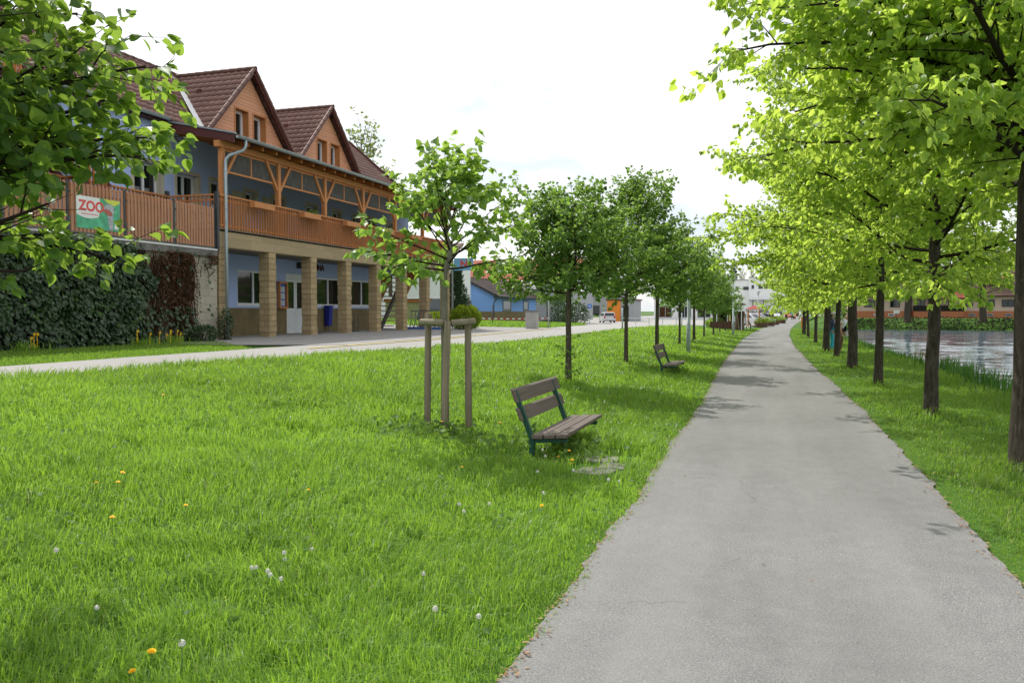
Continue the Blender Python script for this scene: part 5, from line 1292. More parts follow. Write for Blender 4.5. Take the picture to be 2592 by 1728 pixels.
# ---------------------------------------------------------------- people
def skin_mesh(name, V, E, R, mat, sub=2):
    me = bpy.data.meshes.new(name); me.from_pydata(V, E, []); o = bpy.data.objects.new(name, me); link(o)
    o.modifiers.new('skin', 'SKIN'); me.skin_vertices.new() if not me.skin_vertices else None
    for i, r in enumerate(R): me.skin_vertices[0].data[i].radius = (r, r) if not isinstance(r, tuple) else r
    me.skin_vertices[0].data[0].use_root = True
    sb = o.modifiers.new('sub', 'SUBSURF'); sb.levels = sub; sb.render_levels = sub
    dg = bpy.context.evaluated_depsgraph_get(); n = bpy.data.meshes.new_from_object(o.evaluated_get(dg)); bpy.data.objects.remove(o)
    n.name = name; n.materials.clear(); n.materials.append(MAT[mat]); n.polygons.foreach_set('use_smooth', [True] * len(n.polygons)); return n
def person(label, loc, rz, pose, shirt, trousers, shoes, hair, long_sleeve=False, shorts=False, cap=None, bag=None, scale=1, group=None, fingers=True):
    o = thing('person', label, 'person', loc, rz, group); o.scale = (scale,) * 3
    V = []; E = []; R = []
    def add(p, r, par=None):
        V.append(tuple(p)); R.append(r)
        if par is not None: E.append((par, len(V) - 1))
        return len(V) - 1
    J = pose
    pel = add(J['pelvis'], .125); wa = add(J['waist'], .115, pel); ch = add(J['chest'], (.15, .115), wa); nb = add(J['neck'], .055, ch)
    hd = Vector(J['head']); nk = Vector(J['neck']); up = (hd - nk).normalized()
    h0 = add(nk.lerp(hd, .55), .058, nb); h1 = add(hd, .088, h0); h2 = add(hd + up * .075, .075, h1)
    fwd = Vector((1, 0, -.15)).normalized(); fwd = (fwd - up * fwd.dot(up)).normalized()
    for s in (-1, 1):
        sh = Vector(J['sh' + 'lr'[s > 0]]); el = Vector(J['el' + 'lr'[s > 0]]); wr = Vector(J['wr' + 'lr'[s > 0]])
        a = add(sh, .058, ch); b = add(sh.lerp(el, .5), .047, a); c = add(el, .040, b); d = add(el.lerp(wr, .35), .039, c); e = add(wr, .027, d)
        dr = (wr - el).normalized(); pm = wr + dr * .05; pa = add(pm, (.036, .02), e); side = Vector((0, 1, 0)); side = (side - dr * side.dot(dr)).normalized(); fr = dr.cross(side)
        for q in range(4):
            ln = (.066, .078, .072, .056)[q]; base = wr + dr * .085 + fr * ((q - 1.5) * .019)
            k = add(base, .0095, pa); k = add(base + dr * ln * .5 - side * s * .006, .0085, k); add(base + dr * ln - side * s * .02, .007, k)
        tb = wr + dr * .03 + fr * .036; k = add(tb, .011, pa); k = add(tb + fr * .02 + dr * .03, .0095, k); add(tb + fr * .024 + dr * .055, .008, k)
        hp = Vector(J['hip' + 'lr'[s > 0]]); kn = Vector(J['kn' + 'lr'[s > 0]]); an = Vector(J['an' + 'lr'[s > 0]])
        a = add(hp, .088, pel); b = add(hp.lerp(kn, .5), .072, a); c = add(kn, .054, b); d = add(kn.lerp(an, .35), .053, c); e = add(an, .036, d)
    body = npobj('body', skin_mesh('body', V, E, R, 'skin', 1), o)
    # face
    m = MB(); c = hd + fwd * .088; m.prism([c + up * .03, c - up * .02 + Vector((0, .016, 0)), c - up * .02 - Vector((0, .016, 0))], fwd * .025); m.build('nose', 'skin', o, True, local=True)
    for s in (-1, 1):
        MB().ball(hd + fwd * .082 + up * .035 + Vector((0, s * .034, 0)), .012, 8).build('eye', 'dark', o, True, local=True)
        MB().ball(hd + up * .01 + Vector((0, s * .088, 0)), .03, 8, (.7, .35, 1.1)).build('ear', 'skin', o, True, local=True)
    MB().ball(hd + fwd * .088 - up * .045, .02, 8, (.4, 1.1, .35)).build('mouth', 'red', o, True, local=True)
    # hair
    V2 = [tuple(hd + up * .09 - fwd * .01), tuple(hd + up * .045 - fwd * .035), tuple(hd - up * .02 - fwd * .06)]; R2 = [.088, .096, .072]
    E2 = [(0, 1), (1, 2)]
    if hair == 'long':
        V2 += [tuple(hd - up * .12 - fwd * .085), tuple(hd - up * .26 - fwd * .10)]; R2 += [.075, .05]; E2 += [(2, 3), (3, 4)]
    npobj('hair', skin_mesh('hair', V2, E2, R2, 'hair'), o)
    if cap:
        m = MB(); cc = hd + up * .06; m.ball(cc, .112, 12, (1, 1, .75)); m.prism([cc + fwd * .08 + Vector((0, -.08, .0)), cc + fwd * .19 + Vector((0, -.05, -.01)), cc + fwd * .19 + Vector((0, .05, -.01)), cc + fwd * .08 + Vector((0, .08, 0))], up * .012); m.build('cap', cap, o, True, local=True)
    # shirt
    V, E, R = [], [], []
    hem = Vector(J['pelvis']).lerp(Vector(J['waist']), -.35)
    a = add(hem, (.155, .135)); b = add(J['waist'], (.145, .125), a); c = add(J['chest'], (.168, .135), b); d = add(nk.lerp(Vector(J['chest']), .35), .085, c)
    for k in 'lr':
        sh, el, wr = (Vector(J[q + k]) for q in ('sh', 'el', 'wr')); s1 = add(sh, .076, c); e1 = add(sh.lerp(el, .62), .064, s1)
        if long_sleeve: e2 = add(el, .056, e1); add(el.lerp(wr, .92), .042, e2)
    npobj('shirt', skin_mesh('shirt', V, E, R, shirt), o)
    V, E, R = [], [], []
    a = add(J['pelvis'], (.145, .135))
    for k in 'lr':
        hp, kn, an = (Vector(J[q + k]) for q in ('hip', 'kn', 'an')); h = add(hp, .102, a); g = add(hp.lerp(kn, .55), .085, h); k2 = add(kn, .070 if not shorts else .078, g)
        if not shorts: add(kn.lerp(an, .93), .052, k2)
    npobj('trousers', skin_mesh('trousers', V, E, R, trousers), o)
    for k in 'lr':
        an = Vector(J['an' + k]); n = skin_mesh('shoe', [tuple(an + Vector((-.05, 0, -.045))), tuple(an + Vector((.06, 0, -.05))), tuple(an + Vector((.17, 0, -.06)))], [(0, 1), (1, 2)], [.048, .045, .036], shoes); npobj('shoe', n, o)
    if bag:
        m = MB(); c = Vector(J['hipr']) + Vector((.12, .04, .10)); m.prism([c + Vector((-.10, 0, -.14)), c + Vector((.12, 0, -.14)), c + Vector((.13, 0, .1)), c + Vector((-.09, 0, .1))], (0, .09, 0)); m.build('bag', bag, o, local=True, bevel=.02)
        m = MB(); m.tube([c + Vector((0, .04, .1)), Vector(J['waist']) + Vector((.12, 0, .1)), Vector(J['shl']) + Vector((.02, .0, .07))], .014, 6); m.build('bag_strap', bag, o, True, local=True)
    return o
stand_pose = dict(pelvis=(0, 0, .95), waist=(.01, 0, 1.10), chest=(0, 0, 1.30), neck=(-.01, 0, 1.47), head=(.02, 0, 1.60), shl=(0, .19, 1.40), elr=(-.06, -.25, 1.13), ell=(-.06, .25, 1.13), shr=(0, -.19, 1.40), wrl=(.06, .26, .90), wrr=(.06, -.26, .90), hipl=(0, .09, .92), hipr=(0, -.09, .92), knl=(.03, .10, .50), knr=(.03, -.10, .50), anl=(-.02, .11, .085), anr=(-.02, -.11, .085))
lean_pose = dict(stand_pose, waist=(.05, 0, 1.09), chest=(.15, 0, 1.27), neck=(.25, 0, 1.42), head=(.34, 0, 1.52), shl=(.16, .19, 1.36), shr=(.16, -.19, 1.36), ell=(.06, .24, 1.10), elr=(.04, -.25, 1.10), wrl=(.12, .22, .87), wrr=(.10, -.24, .86), knl=(.05, .11, .50), knr=(-.02, -.10, .50), anr=(-.12, -.11, .085))
walk_pose = dict(stand_pose, knl=(.20, .10, .52), anl=(.24, .10, .10), knr=(-.04, -.10, .50), anr=(-.32, -.10, .16), wrl=(-.18, .27, .92), wrr=(.24, -.25, .95), ell=(-.12, .25, 1.13), elr=(.0, -.25, 1.13))
def setup_people():
    person('man in white t-shirt leaning forward to look at the water between the trunks', (2.49, 37.6, Hz(2.49, 37.6)), -.25, lean_pose, 'tee', 'khaki', 'black', 'short', bag='blackcloth', scale=1.04)
    person('woman in navy jacket, turquoise trousers and white-red cap half hidden by a trunk', (2.28, 39.3, Hz(2.28, 39.3)), -.35, stand_pose, 'navy', 'teal', 'black', 'long', long_sleeve=True, cap='cap', bag='blackcloth', scale=1.0)
    person('distant walker in dark red at the far end of the path', (1.35, 157, Hz(1.35, 157) + .02), -1.6, walk_pose, 'red', 'blackcloth', 'black', 'short', long_sleeve=True)
    person('distant walker in black, left one of the pair at the path end', (.55, 155, Hz(.55, 155) + .02), 1.5, walk_pose, 'blackcloth', 'navy', 'black', 'short', long_sleeve=True)
    person('farthest walker in turquoise top where the path bends', (2.6, 172, Hz(2.6, 172) + .02), -1.4, walk_pose, 'teal', 'blackcloth', 'black', 'long', long_sleeve=True)
setup_people()
# ---------------------------------------------------------------- cars
def car(label, loc, rz, col, L=4.3, W=1.75, Hc=1.48, style='estate', group=None, rough=.25):
    o = thing('parked_car', label, 'car', loc, rz, group); h = L / 2; w = W / 2
    paint = M('paint_' + col[0], col[1], rough, .5, .04, 1, 5, metal=.25, bump=0)
    low = [(-h, .32), (-h + .05, .72), (-h + .18, .88), (h - 1.15, .92), (h - .25, .74), (h - .02, .55), (h, .30), (h - .4, .22), (-h + .3, .22)]
    if style == 'van': low = [(-h, .32), (-h, .95), (-h + .05, 1.02), (h - .75, 1.05), (h - .2, .9), (h - .02, .6), (h, .3), (h - .4, .22), (-h + .3, .22)]
    m = MB(); m.prism([(x, -w, z) for x, z in low], (0, W, 0)); m.build('body', paint, o, local=True, bevel=.07)
    top = {'estate': [(-h + .10, .86), (-h + .40, Hc - .05), (-h + .9, Hc), (.25, Hc), (h - 1.25, .90)], 'van': [(-h + .02, .98), (-h + .10, Hc - .08), (-h + .3, Hc), (h - 1.75, Hc), (h - .70, 1.02)], 'hatch': [(-h + .12, .86), (-h + .62, Hc - .04), (-.2, Hc), (.35, Hc - .03), (h - 1.1, .90)]}[style]
    ci = .10
    m = MB(); n = len(top); a = [(x, -w + .04 + (ci if z > 1.1 else 0), z) for x, z in top]; b = [(x, w - .04 - (ci if z > 1.1 else 0), z) for x, z in top]
    m.add(a + b, [tuple(range(n - 1, -1, -1)), tuple(range(n, 2 * n))] + [(i, (i + 1) % n, n + (i + 1) % n, n + i) for i in range(n)]); m.build('cabin', paint, o, local=True, bevel=.05)
    def lerp(a, b, t): return tuple(x + (y - x) * t for x, y in zip(a, b))
    zt = Hc - .12; zb = 1.08 if style == 'van' else .96
    for s in (-1, 1):
        y0 = s * (w - .035); y1 = s * (w - .035 - ci); x0, x1 = -h + (.45 if style == 'van' else .50), h - (1.15 if style == 'van' else 1.5)
        p = [(x0 - .15, y0, zb), (x1 + .08, y0, zb), (x1 - .48, y1, zt), (x0 + .08, y1, zt)]
        m = MB(); m.prism(p, (0, s * .012, 0)); m.build('side_window', 'carglass', o, local=True)
        for x in (-h + .78, h - .82):
            t = MB(); t.tube([(x, s * (w - .20), .31), (x, s * (w + .012), .31)], .315, 18); tw = t.build('wheel', 'black', o, True, local=True, bevel=.03)
            r = MB(); r.tube([(x, s * (w + .0), .31), (x, s * (w + .018), .31)], .20, 12); r.build('rim', 'chrome', tw, local=True)
        MB().box(h - .22, h + .003, s * w - s * .42 if s > 0 else -w + .04, s * w - s * .04 if s > 0 else -w + .42, .60, .74).build('headlight', 'chrome', o, local=True, bevel=.02)
        MB().box(-h - .006, -h + .16, min(s * (w - .03), s * (w - .26)), max(s * (w - .03), s * (w - .26)), .68, .95).build('tail_light', 'taillight', o, local=True, bevel=.02)
        MB().ball((h - 1.35, s * (w + .08), 1.0), .09, 8, (.7, 1, .8)).build('mirror', paint, o, local=True)
    wn = top[-1]; wp = top[-2]; q = lambda t: lerp(wn, wp, t)
    d = Vector((wp[0] - wn[0], wp[1] - wn[1])); nx, nz = -d.y, d.x; ln = math.hypot(nx, nz); nx, nz = -abs(nx / ln) if False else abs(nx / ln), abs(nz / ln)
    a0, a1 = q(.10), q(.90)
    m = MB(); m.poly([(a0[0] + nx * .02, -w + .14, a0[1] + nz * .02), (a0[0] + nx * .02, w - .14, a0[1] + nz * .02), (a1[0] + nx * .02, w - .24, a1[1] + nz * .02), (a1[0] + nx * .02, -w + .24, a1[1] + nz * .02)]); m.build('windscreen', 'carglass', o, local=True)
    b0, b1 = lerp(top[0], top[1], .22), lerp(top[0], top[1], .92)
    m = MB(); m.poly([(b0[0] - .02, w - .16, b0[1] + .01), (b0[0] - .02, -w + .16, b0[1] + .01), (b1[0] - .025, -w + .26, b1[1] + .01), (b1[0] - .025, w - .26, b1[1] + .01)]); m.build('rear_window', 'carglass', o, local=True)
    MB().box(h - .1, h + .012, -.5, .5, .34, .5).build('grille', 'black', o, local=True); MB().box(-h - .012, -h + .05, -.26, .26, .5, .61).build('number_plate', 'white', o, local=True)
    return o
def setup_cars():
    car('silver estate car seen from behind at the side road', (-23.6, 118, Hz(-23.6, 118) + .03), 1.95, ('silver', (.50, .51, .52)))
    car('dark van parked beside the house behind the last stone pillars', (-22.6, 54.5, .82), 2.6, ('dark_green', (.03, .045, .045)), 4.4, 1.8, 1.78, 'van')
    car('white car parked behind the red-roofed shelter', (-3.2, 103, Hz(-3.2, 103) + .02), -.5, ('white', (.72, .73, .74)), style='hatch')
    car('second white car nosing out right of the shelter', (-2.6, 110, Hz(-2.6, 110) + .02), -.4, ('white', (.72, .73, .74)), style='hatch')
    car('dark purple-grey car parked before the white hall', (-2.9, 166, Hz(-2.9, 166) + .62), -1.4, ('plum', (.07, .06, .09)), style='hatch')
    car('white van facing the camera at the far end of the path', (.2, 205, Hz(.2, 205) + .1), -1.7, ('white', (.72, .73, .74)), 5.0, 1.9, 2.15, 'van')
    car('orange-red vehicle right of the white van', (2.6, 196, Hz(2.6, 196) + .1), -1.5, ('orange', (.45, .14, .08)), 4.6, 1.85, 1.9, 'van')
setup_cars()
# ---------------------------------------------------------------- neighbouring and far buildings
def rect(mb, O, U, u0, u1, z0, z1, out, t):
    """slab on a vertical wall: origin O, horizontal dir U, outward normal out, proud t"""
    O = Vector(O); U = Vector(U).normalized(); n = Vector(out).normalized()
    p = [O + U * u0 + Vector((0, 0, z0)), O + U * u1 + Vector((0, 0, z0)), O + U * u1 + Vector((0, 0, z1)), O + U * u0 + Vector((0, 0, z1))]
    return mb.prism(p, n * t)
def win2(parent, O, U, out, u0, u1, z0, z1, fm='white', fr=.08, mull=1):
    O = Vector(O); n = Vector(out).normalized(); m = MB(); o2 = O + n * .004
    rect(m, o2, U, u0, u1, z0, z0 + fr, out, .05); rect(m, o2, U, u0, u1, z1 - fr, z1, out, .05); rect(m, o2, U, u0, u0 + fr, z0 + fr, z1 - fr, out, .05); rect(m, o2, U, u1 - fr, u1, z0 + fr, z1 - fr, out, .05)
    for k in range(1, mull + 1): c = u0 + (u1 - u0) * k / (mull + 1); rect(m, o2, U, c - fr / 2, c + fr / 2, z0 + fr, z1 - fr, out, .045)
    f = m.build('window', fm, parent); p = MB(); rect(p, o2, U, u0 + fr * .5, u1 - fr * .5, z0 + fr * .5, z1 - fr * .5, out, .02); p.build('pane', 'glass', f); return f
def setup_neighbours():
    # blue cottage: gable towards the camera, long side towards the road
    h = thing('blue_cottage', 'small light blue cottage with dark tiled roof beyond the guest house', 'building', (-30.4, 85, 1.1))
    x0, x1, y0, y1, ze, zr, xr = -34.0, -27.2, 78.4, 93.5, 3.46, 5.15, -30.6
    m = MB(); m.prism([(x0, y0, .4), (x1, y0, .4), (x1, y0, ze), (xr, y0, zr - .05), (x0, y0, ze)], (0, y1 - y0, 0)); m.build('wall', 'blue2', h)
    MB().box(x0 - .02, x1 + .025, y0 - .025, y1, .4, 1.72).build('plinth', 'wainscot', h)
    b = MB(); tiles(b, (x1 + .55, y0 - .35, ze - .22), (0, 1, 0), (xr - x1 - .55, 0, zr - ze + .25), y1 - y0 + .7, math.hypot(xr - x1 - .55, zr - ze + .25), tw=.42, tl=.42); tiles(b, (x0 - .55, y0 - .35, ze - .22), (0, 1, 0), (xr - x0 + .55, 0, zr - ze + .25), y1 - y0 + .7, math.hypot(xr - x0 + .55, zr - ze + .25), tw=.6, tl=.6); b.build('roof', 'tile_dark', h, True)
    m = MB(); m.prism([(x1 + .5, y0 - .33, ze - .25), (xr, y0 - .33, zr - .02), (xr, y0 - .33, zr - .16), (x1 + .5, y0 - .33, ze - .40)], (0, .06, 0)); m.box(x1 + .02, x1 + .48, y0 + .05, y1, ze - .36, ze - .30); m.tube([(x1 + .58, y0 - .3, ze - .22), (x1 + .58, y1, ze - .22)], .08, 8); m.build('gutter', 'post_grey', h)
    m = MB(); m.tube([(x1 + .5, y0 - .1, ze - .3), (x1 + .05, y0 - .1, ze - .85), (x1 + .05, y0 - .1, 1.2)], .06, 8); m.build('downpipe', 'post_grey', h)
    win2(h, (x1, y0, 0), (0, 1, 0), (1, 0, 0), 2.8, 5.6, 1.72, 2.95, 'steel', .16, 0); win2(h, (x1, y0, 0), (0, 1, 0), (1, 0, 0), 10.0, 12.0, 1.72, 2.95, 'steel', .16, 0)
    m = MB(); ridgecaps(m, (xr, y0 - .35, zr + .06), (xr, y1 + .35, zr + .06), .12, .5); m.build('ridge', 'tile_dark', h, True)
    # red roofed house behind it
    h = thing('red_roof_house', 'house behind the cottage showing a broad red tiled roof', 'building', (-36, 106, 1))
    m = MB(); m.box(-42, -32.5, 101, 114, .6, 5.6); m.build('wall', 'whitewall', h)
    Y0, Y1, za, zb = 100.2, 107, 5.6, 8.7
    b = MB(); tiles(b, (-43, Y0, za), (1, 0, 0), (0, Y1 - Y0, zb - za), 18.5, math.hypot(Y1 - Y0, zb - za), tw=.40, tl=.40); b.build('roof', 'tile_red', h, True)
    MB().prism([(-43, Y0, za), (-43, Y1, zb), (-43, 114, za)], (.1, 0, 0)).build('gable_wall', 'whitewall', h); MB().prism([(-24.6, Y0, za), (-24.6, Y1, zb), (-24.6, 114, za)], (.1, 0, 0)).build('gable_wall', 'whitewall', h); MB().box(-32.49, -24.6, 101.05, 113, .6, 4.4).build('side_wall', 'greywall', h)
    # old brown roof between them
    h = thing('old_shed', 'old shed with grey-brown roof between cottage and guest house', 'building', (-34.5, 74, 1))
    MB().box(-40, -33.5, 76, 86, .6, 3.9).build('wall', 'greywall', h)
    b = MB(); tiles(b, (-41, 75.6, 3.8), (1, 0, 0), (0, 5, 2.3), 9.5, 5.5, tw=.5, tl=.5); b.build('roof', 'tile_old', h, True)
    # white house and green kiosk seen between the pillars
    h = thing('white_house', 'white house wall seen between the far stone pillars', 'building', (-30, 72, 1))
    MB().box(-38, -28.4, 70, 75, .6, 6.4).build('wall', 'whitewall', h); m = MB(); m.prism([(-38.3, 69.7, 6.4), (-28.1, 69.7, 6.4), (-28.1, 72.5, 8.0), (-38.3, 72.5, 8.0)], (0, 0, .12)); m.build('roof', 'tile_old', h)
    k = thing('garden_kiosk', 'low pale green boarded kiosk with orange band and white roof edge', 'kiosk', (-25, 58, .9))
    MB().box(-28.5, -23.3, 57, 60, .8, 2.42).build('wall', 'sidinggreen', k); MB().box(-28.6, -23.2, 56.9, 60.1, 2.42, 2.68).build('band', 'timber_x', k); MB().box(-28.8, -23.0, 56.7, 60.3, 2.68, 2.80).build('roof', 'whitestrip', k)
    MB().box(-24.6, -24.2, 56.93, 57.0, 1.2, 2.3).build('panel', 'greywall', k)
    p = thing('timber_stack', 'dark brown wooden wedge leaning behind the van', 'wood stack', (-20.2, 58, .9))
    m = MB(); m.prism([(-23.4, 59, .8), (-22.5, 59, .8), (-22.55, 59, 2.2), (-23.1, 59, 2.5)], (0, .8, 0)); m.build('boards', 'brownfence', p)
    # barrier tape, posts, white pillar, signs along the side garden
    t = thing('barrier_tape', 'red and white barrier tape strung across the side garden', 'tape', (-16, 50, 1.3))
    m = MB(); n = 26; a = Vector((-18.6, 49.5, 1.28)); b_ = Vector((-14.6, 53.5, 1.24))
    for i in range(n):
        p, q = a.lerp(b_, i / n), a.lerp(b_, (i + 1) / n); s1, s2 = -.05 * math.sin(PI * i / n), -.05 * math.sin(PI * (i + 1) / n)
        if i % 2 == 0: m.poly([p + Vector((0, 0, s1)), q + Vector((0, 0, s2)), q + Vector((0, 0, s2 + .07)), p + Vector((0, 0, s1 + .07))])
    m.build('red_bands', 'red', t); m = MB()
    for i in range(n):
        p, q = a.lerp(b_, i / n), a.lerp(b_, (i + 1) / n); s1, s2 = -.05 * math.sin(PI * i / n), -.05 * math.sin(PI * (i + 1) / n)
        if i % 2: m.poly([p + Vector((0, 0, s1)), q + Vector((0, 0, s2)), q + Vector((0, 0, s2 + .07)), p + Vector((0, 0, s1 + .07))])
    m.build('white_bands', 'tee', t)
    for i, (x, y, hgt, lab) in enumerate(((-17.6, 50.5, 1.35, 'thin rusty fence post left in the side garden'), (-14.6, 53.6, 1.25, 'dark fence post at the right end of the barrier tape'), (-18.65, 49.4, 1.2, 'thin post behind the golden bush holding the tape end'))):
        tag(MB().tube([(x, y, .6), (x, y, Hz(x, y) + hgt)], .035, 6).build('fence_post', 'steel', None, True), lab, 'post')
    w = thing('brick_pillar', 'short white brick pillar at the garden corner by the road', 'pillar', (-12.75, 43, .7))
    MB().box(-13.1, -12.5, 43, 43.5, .6, 1.72).build('shaft', blocks('white_bricks', (.60, .59, .56), (.35, .34, .32), .25, .085, var=.06), w); MB().box(-13.14, -12.46, 42.96, 43.54, 1.72, 1.78).build('cap', 'slab', w)
    s = thing('sign_post', 'slim grey pole beside the white brick pillar', 'post', (-12.4, 45.2, .7)); MB().tube([(-12.4, 45.2, .6), (-12.4, 45.2, 3.2)], .035, 8).build('pole', 'lamp_pole', s, True)
    MB().box(-12.7, -12.1, 45.15, 45.165, 2.6, 3.2).build('plate', 'zinc', s)
    s = thing('parking_sign', 'round blue road sign half hidden behind young lime leaves', 'sign', (-19.5, 88, .4)); MB().tube([(-19.5, 88, .2), (-19.5, 88, 2.7)], .04, 8).build('pole', 'lamp_pole', s, True)
    m = MB(); m.tube([(-19.5, 87.93, 2.3), (-19.5, 87.95, 2.3)], .27, 20); m.build('plate', 'bluesign', s); m = MB(); m.box(-19.60, -19.56, 87.915, 87.925, 2.15, 2.45).box(-19.56, -19.44, 87.915, 87.925, 2.28, 2.33).box(-19.44, -19.40, 87.915, 87.925, 2.15, 2.45); m.build('symbol', 'tee', s)
    # shops across the car park
    s = thing('grey_shop', 'low grey shop building behind the silver car', 'building', (-31, 150, .6))
    MB().box(-44, -27, 148, 160, 0, 4.6).build('wall', 'greywall', s); MB().box(-44.3, -26.7, 147.7, 160.3, 4.6, 4.9).build('roof', 'post_grey', s); win2(s, (-44, 148, 0), (1, 0, 0), (0, -1, 0), 6, 13, .6, 2.8, 'post_grey', .2, 3)
    s = thing('orange_shop', 'bright orange shop front with dark door right of the silver car', 'shop', (-24, 135, .3))
    MB().box(-26.6, -24.4, 133, 140, -.2, 3.5).build('wall', 'orange', s); MB().box(-24.4, -22.2, 133.1, 140, -.2, 3.5).build('side_wall', 'greywall', s); MB().box(-24.2, -23.1, 133.0, 133.1, -.2, 2.6).build('door', 'dark', s); MB().box(-26.8, -22.0, 132.8, 140.2, 3.5, 3.75).build('roof', 'fascia', s)
    s = thing('white_shop', 'long low white building behind the young lime row', 'building', (-16, 170, .6))
    MB().box(-24, -8.5, 168, 176, -.2, 4.2).build('wall', 'whitewall', s); MB().box(-24.2, -8.3, 167.8, 176.2, 4.2, 4.5).build('roof', 'greywall', s)
    for k in range(4): win2(s, (-24, 168, 0), (1, 0, 0), (0, -1, 0), 1 + k * 3.8, 3.6 + k * 3.8, .5, 2.8, 'greywall', .12, 1)
    f = thing('car_park_rail', 'low pale railing along the far edge of the road', 'railing', (-9, 92, .4))
    m = MB(); m.tube([(-17, 94, Hz(-17, 94) + .75), (-4.6, 92, Hz(-4.6, 92) + .75)], .04, 6); m.build('top_bar', 'lamp_pole', f)
    for k in range(9): x = -17 + k * 1.55; y = 94 - k * .25; MB().tube([(x, y, Hz(x, y) - .05), (x, y, Hz(x, y) + .75)], .04, 6).build('post', 'lamp_pole', f)
setup_neighbours()
def setup_far():
    # white hall at the end of the path
    h = thing('white_hall', 'large white flat-roofed hall with window bands closing the view', 'building', (-4, 262, .5))
    MB().box(-30, -8.6, 262, 285, -.5, 11.2).build('left_block', 'whitewall', h); MB().box(-8.6, 14, 260, 285, -.5, 11.9).build('right_block', 'whitewall', h)
    MB().box(-30.2, -8.6, 261.8, 285, 11.2, 11.5).build('roof_edge', 'greywall', h); MB().box(-8.7, 14.2, 259.8, 285, 11.9, 12.1).build('roof_edge', 'greywall', h)
    for k in range(9): u = 1.5 + k * 2.25; win2(h, (-30, 262, 0), (1, 0, 0), (0, -1, 0), u, u + [1.6, 1.0, 1.9][k % 3], 8.1, 9.4, 'white', .12, 0)
    for k in range(8): u = .6 + k * 2.0; win2(h, (-8.6, 260, 0), (1, 0, 0), (0, -1, 0), u, u + [1.0, 1.5][k % 2], 8.4, 9.8, 'white', .12, 0)
    m = MB(); m.box(-8.6, 9, 258.5, 260, 5.1, 5.3); m.build('canopy', 'greywall', h)
    for x in (-7.5, -4.4, 4.0, 8.0): MB().box(x, x + .25, 258.7, 258.95, -.2, 5.1).build('canopy_post', 'post_grey', h)
    MB().box(-8, 8.5, 259.8, 259.98, -.2, 1.6).build('brick_base', 'fascia', h)
    m = MB(); m.tube([(-8, 240, 1.9), (4, 240, 1.9)], .05, 6); m.tube([(-8, 240, 1.2), (4, 240, 1.2)], .05, 6); [m.tube([(x, 240, .2), (x, 240, 1.9)], .05, 6) for x in (-8, -5, -2, 1, 4)]
    f = thing('hall_railing', 'thin white railing before the white hall', 'railing', (-2, 240, .5)); m.build('rails', 'lamp_pole', f)
    # shelter with red roof
    s = thing('info_shelter', 'small shelter with red pyramid roof on brown posts by the path', 'shelter', (-2.6, 95.5, 0)); z = Hz(-2.6, 95.5)
    x0, x1, y0, y1 = -3.25, -1.95, 95, 96.3
    for x in (x0, x1 - .12):
        for y in (y0, y1 - .12): MB().box(x, x + .12, y, y + .12, z - .1, 1.92).build('post', 'timber_z', s)
    m = MB(); e = .28; c = ((x0 + x1) / 2, (y0 + y1) / 2, 2.42); q = [(x0 - e, y0 - e, 1.96), (x1 + e, y0 - e, 1.96), (x1 + e, y1 + e, 1.96), (x0 - e, y1 + e, 1.96)]
    m.add(q + [c], [(0, 1, 4), (1, 2, 4), (2, 3, 4), (3, 0, 4), (3, 2, 1, 0)]); m.build('roof', M('red_felt_roof', (.33, .075, .06), .8, .2, .2), s)
    m = MB(); m.box(x0 - e, x1 + e, y0 - e, y0 - e + .03, 1.88, 1.97).box(x0 - e, x0 - e + .03, y0 - e + .03, y1 + e, 1.88, 1.97).box(x1 + e - .03, x1 + e, y0 - e + .03, y1 + e, 1.88, 1.97); m.build('fascia', 'greywall', s)
    m = MB(); [m.beam((xa, y0 + .06, 1.5), (xb, y0 + .06, 1.86), .07, .07) for xa, xb in ((x0 + .1, x0 + .4), (x1 - .1, x1 - .4))]; m.build('braces', 'timber_z', s)
    MB().box(x0 - .18, x0 - .08, y0, y1, .2, 1.9).build('white_panel', 'white', s)
    # beer garden with brown boards
    g = thing('terrace_hut', 'brown boarded terrace with dark openings and white posts beyond the lawn', 'hut', (-4.6, 74, .2))
    z = .1; MB().box(-5.6, -3.5, 73.0, 73.08, z, .86).build('board_fence', 'brownfence', g); MB().box(-3.58, -3.5, 73.08, 78, z, .86).build('board_fence', 'brownfence', g)
    MB().box(-5.6, -3.0, 77.5, 79.5, z, 1.75).build('back_wall', 'brownfence', g); MB().box(-5.0, -3.6, 77.42, 77.5, .9, 1.6).build('opening', 'dark', g)
    MB().box(-6.2, -2.9, 73.2, 79.6, 2.3, 2.42).build('roof', 'fascia', g)
    for x in (-6.1, -5.1, -4.2, -3.6, -3.05): MB().box(x, x + .07, 73.25, 73.32, z, 2.3).build('post', 'white', g)
    MB().box(-4.05, -3.9, 73.1, 73.14, .9, 1.9).build('sign_board', 'yellow_paint', g)
    f = thing('a_frame', 'grey wooden easel frame beside the second lamp post', 'frame', (-2.95, 71.5, .1))
    for a, b_ in (((-3.5, 71.5), (-3.3, 71.5)), ((-3.1, 71.5), (-3.3, 71.5)), ((-2.9, 71.9), (-2.7, 71.9)), ((-2.5, 71.9), (-2.7, 71.9))): MB().beam((a[0], a[1], .0), (b_[0], b_[1], 1.6), .07, .07, (0, 1, 0)).build('strut', 'stake', f)
    # planters
    rng = np.random.default_rng(44)
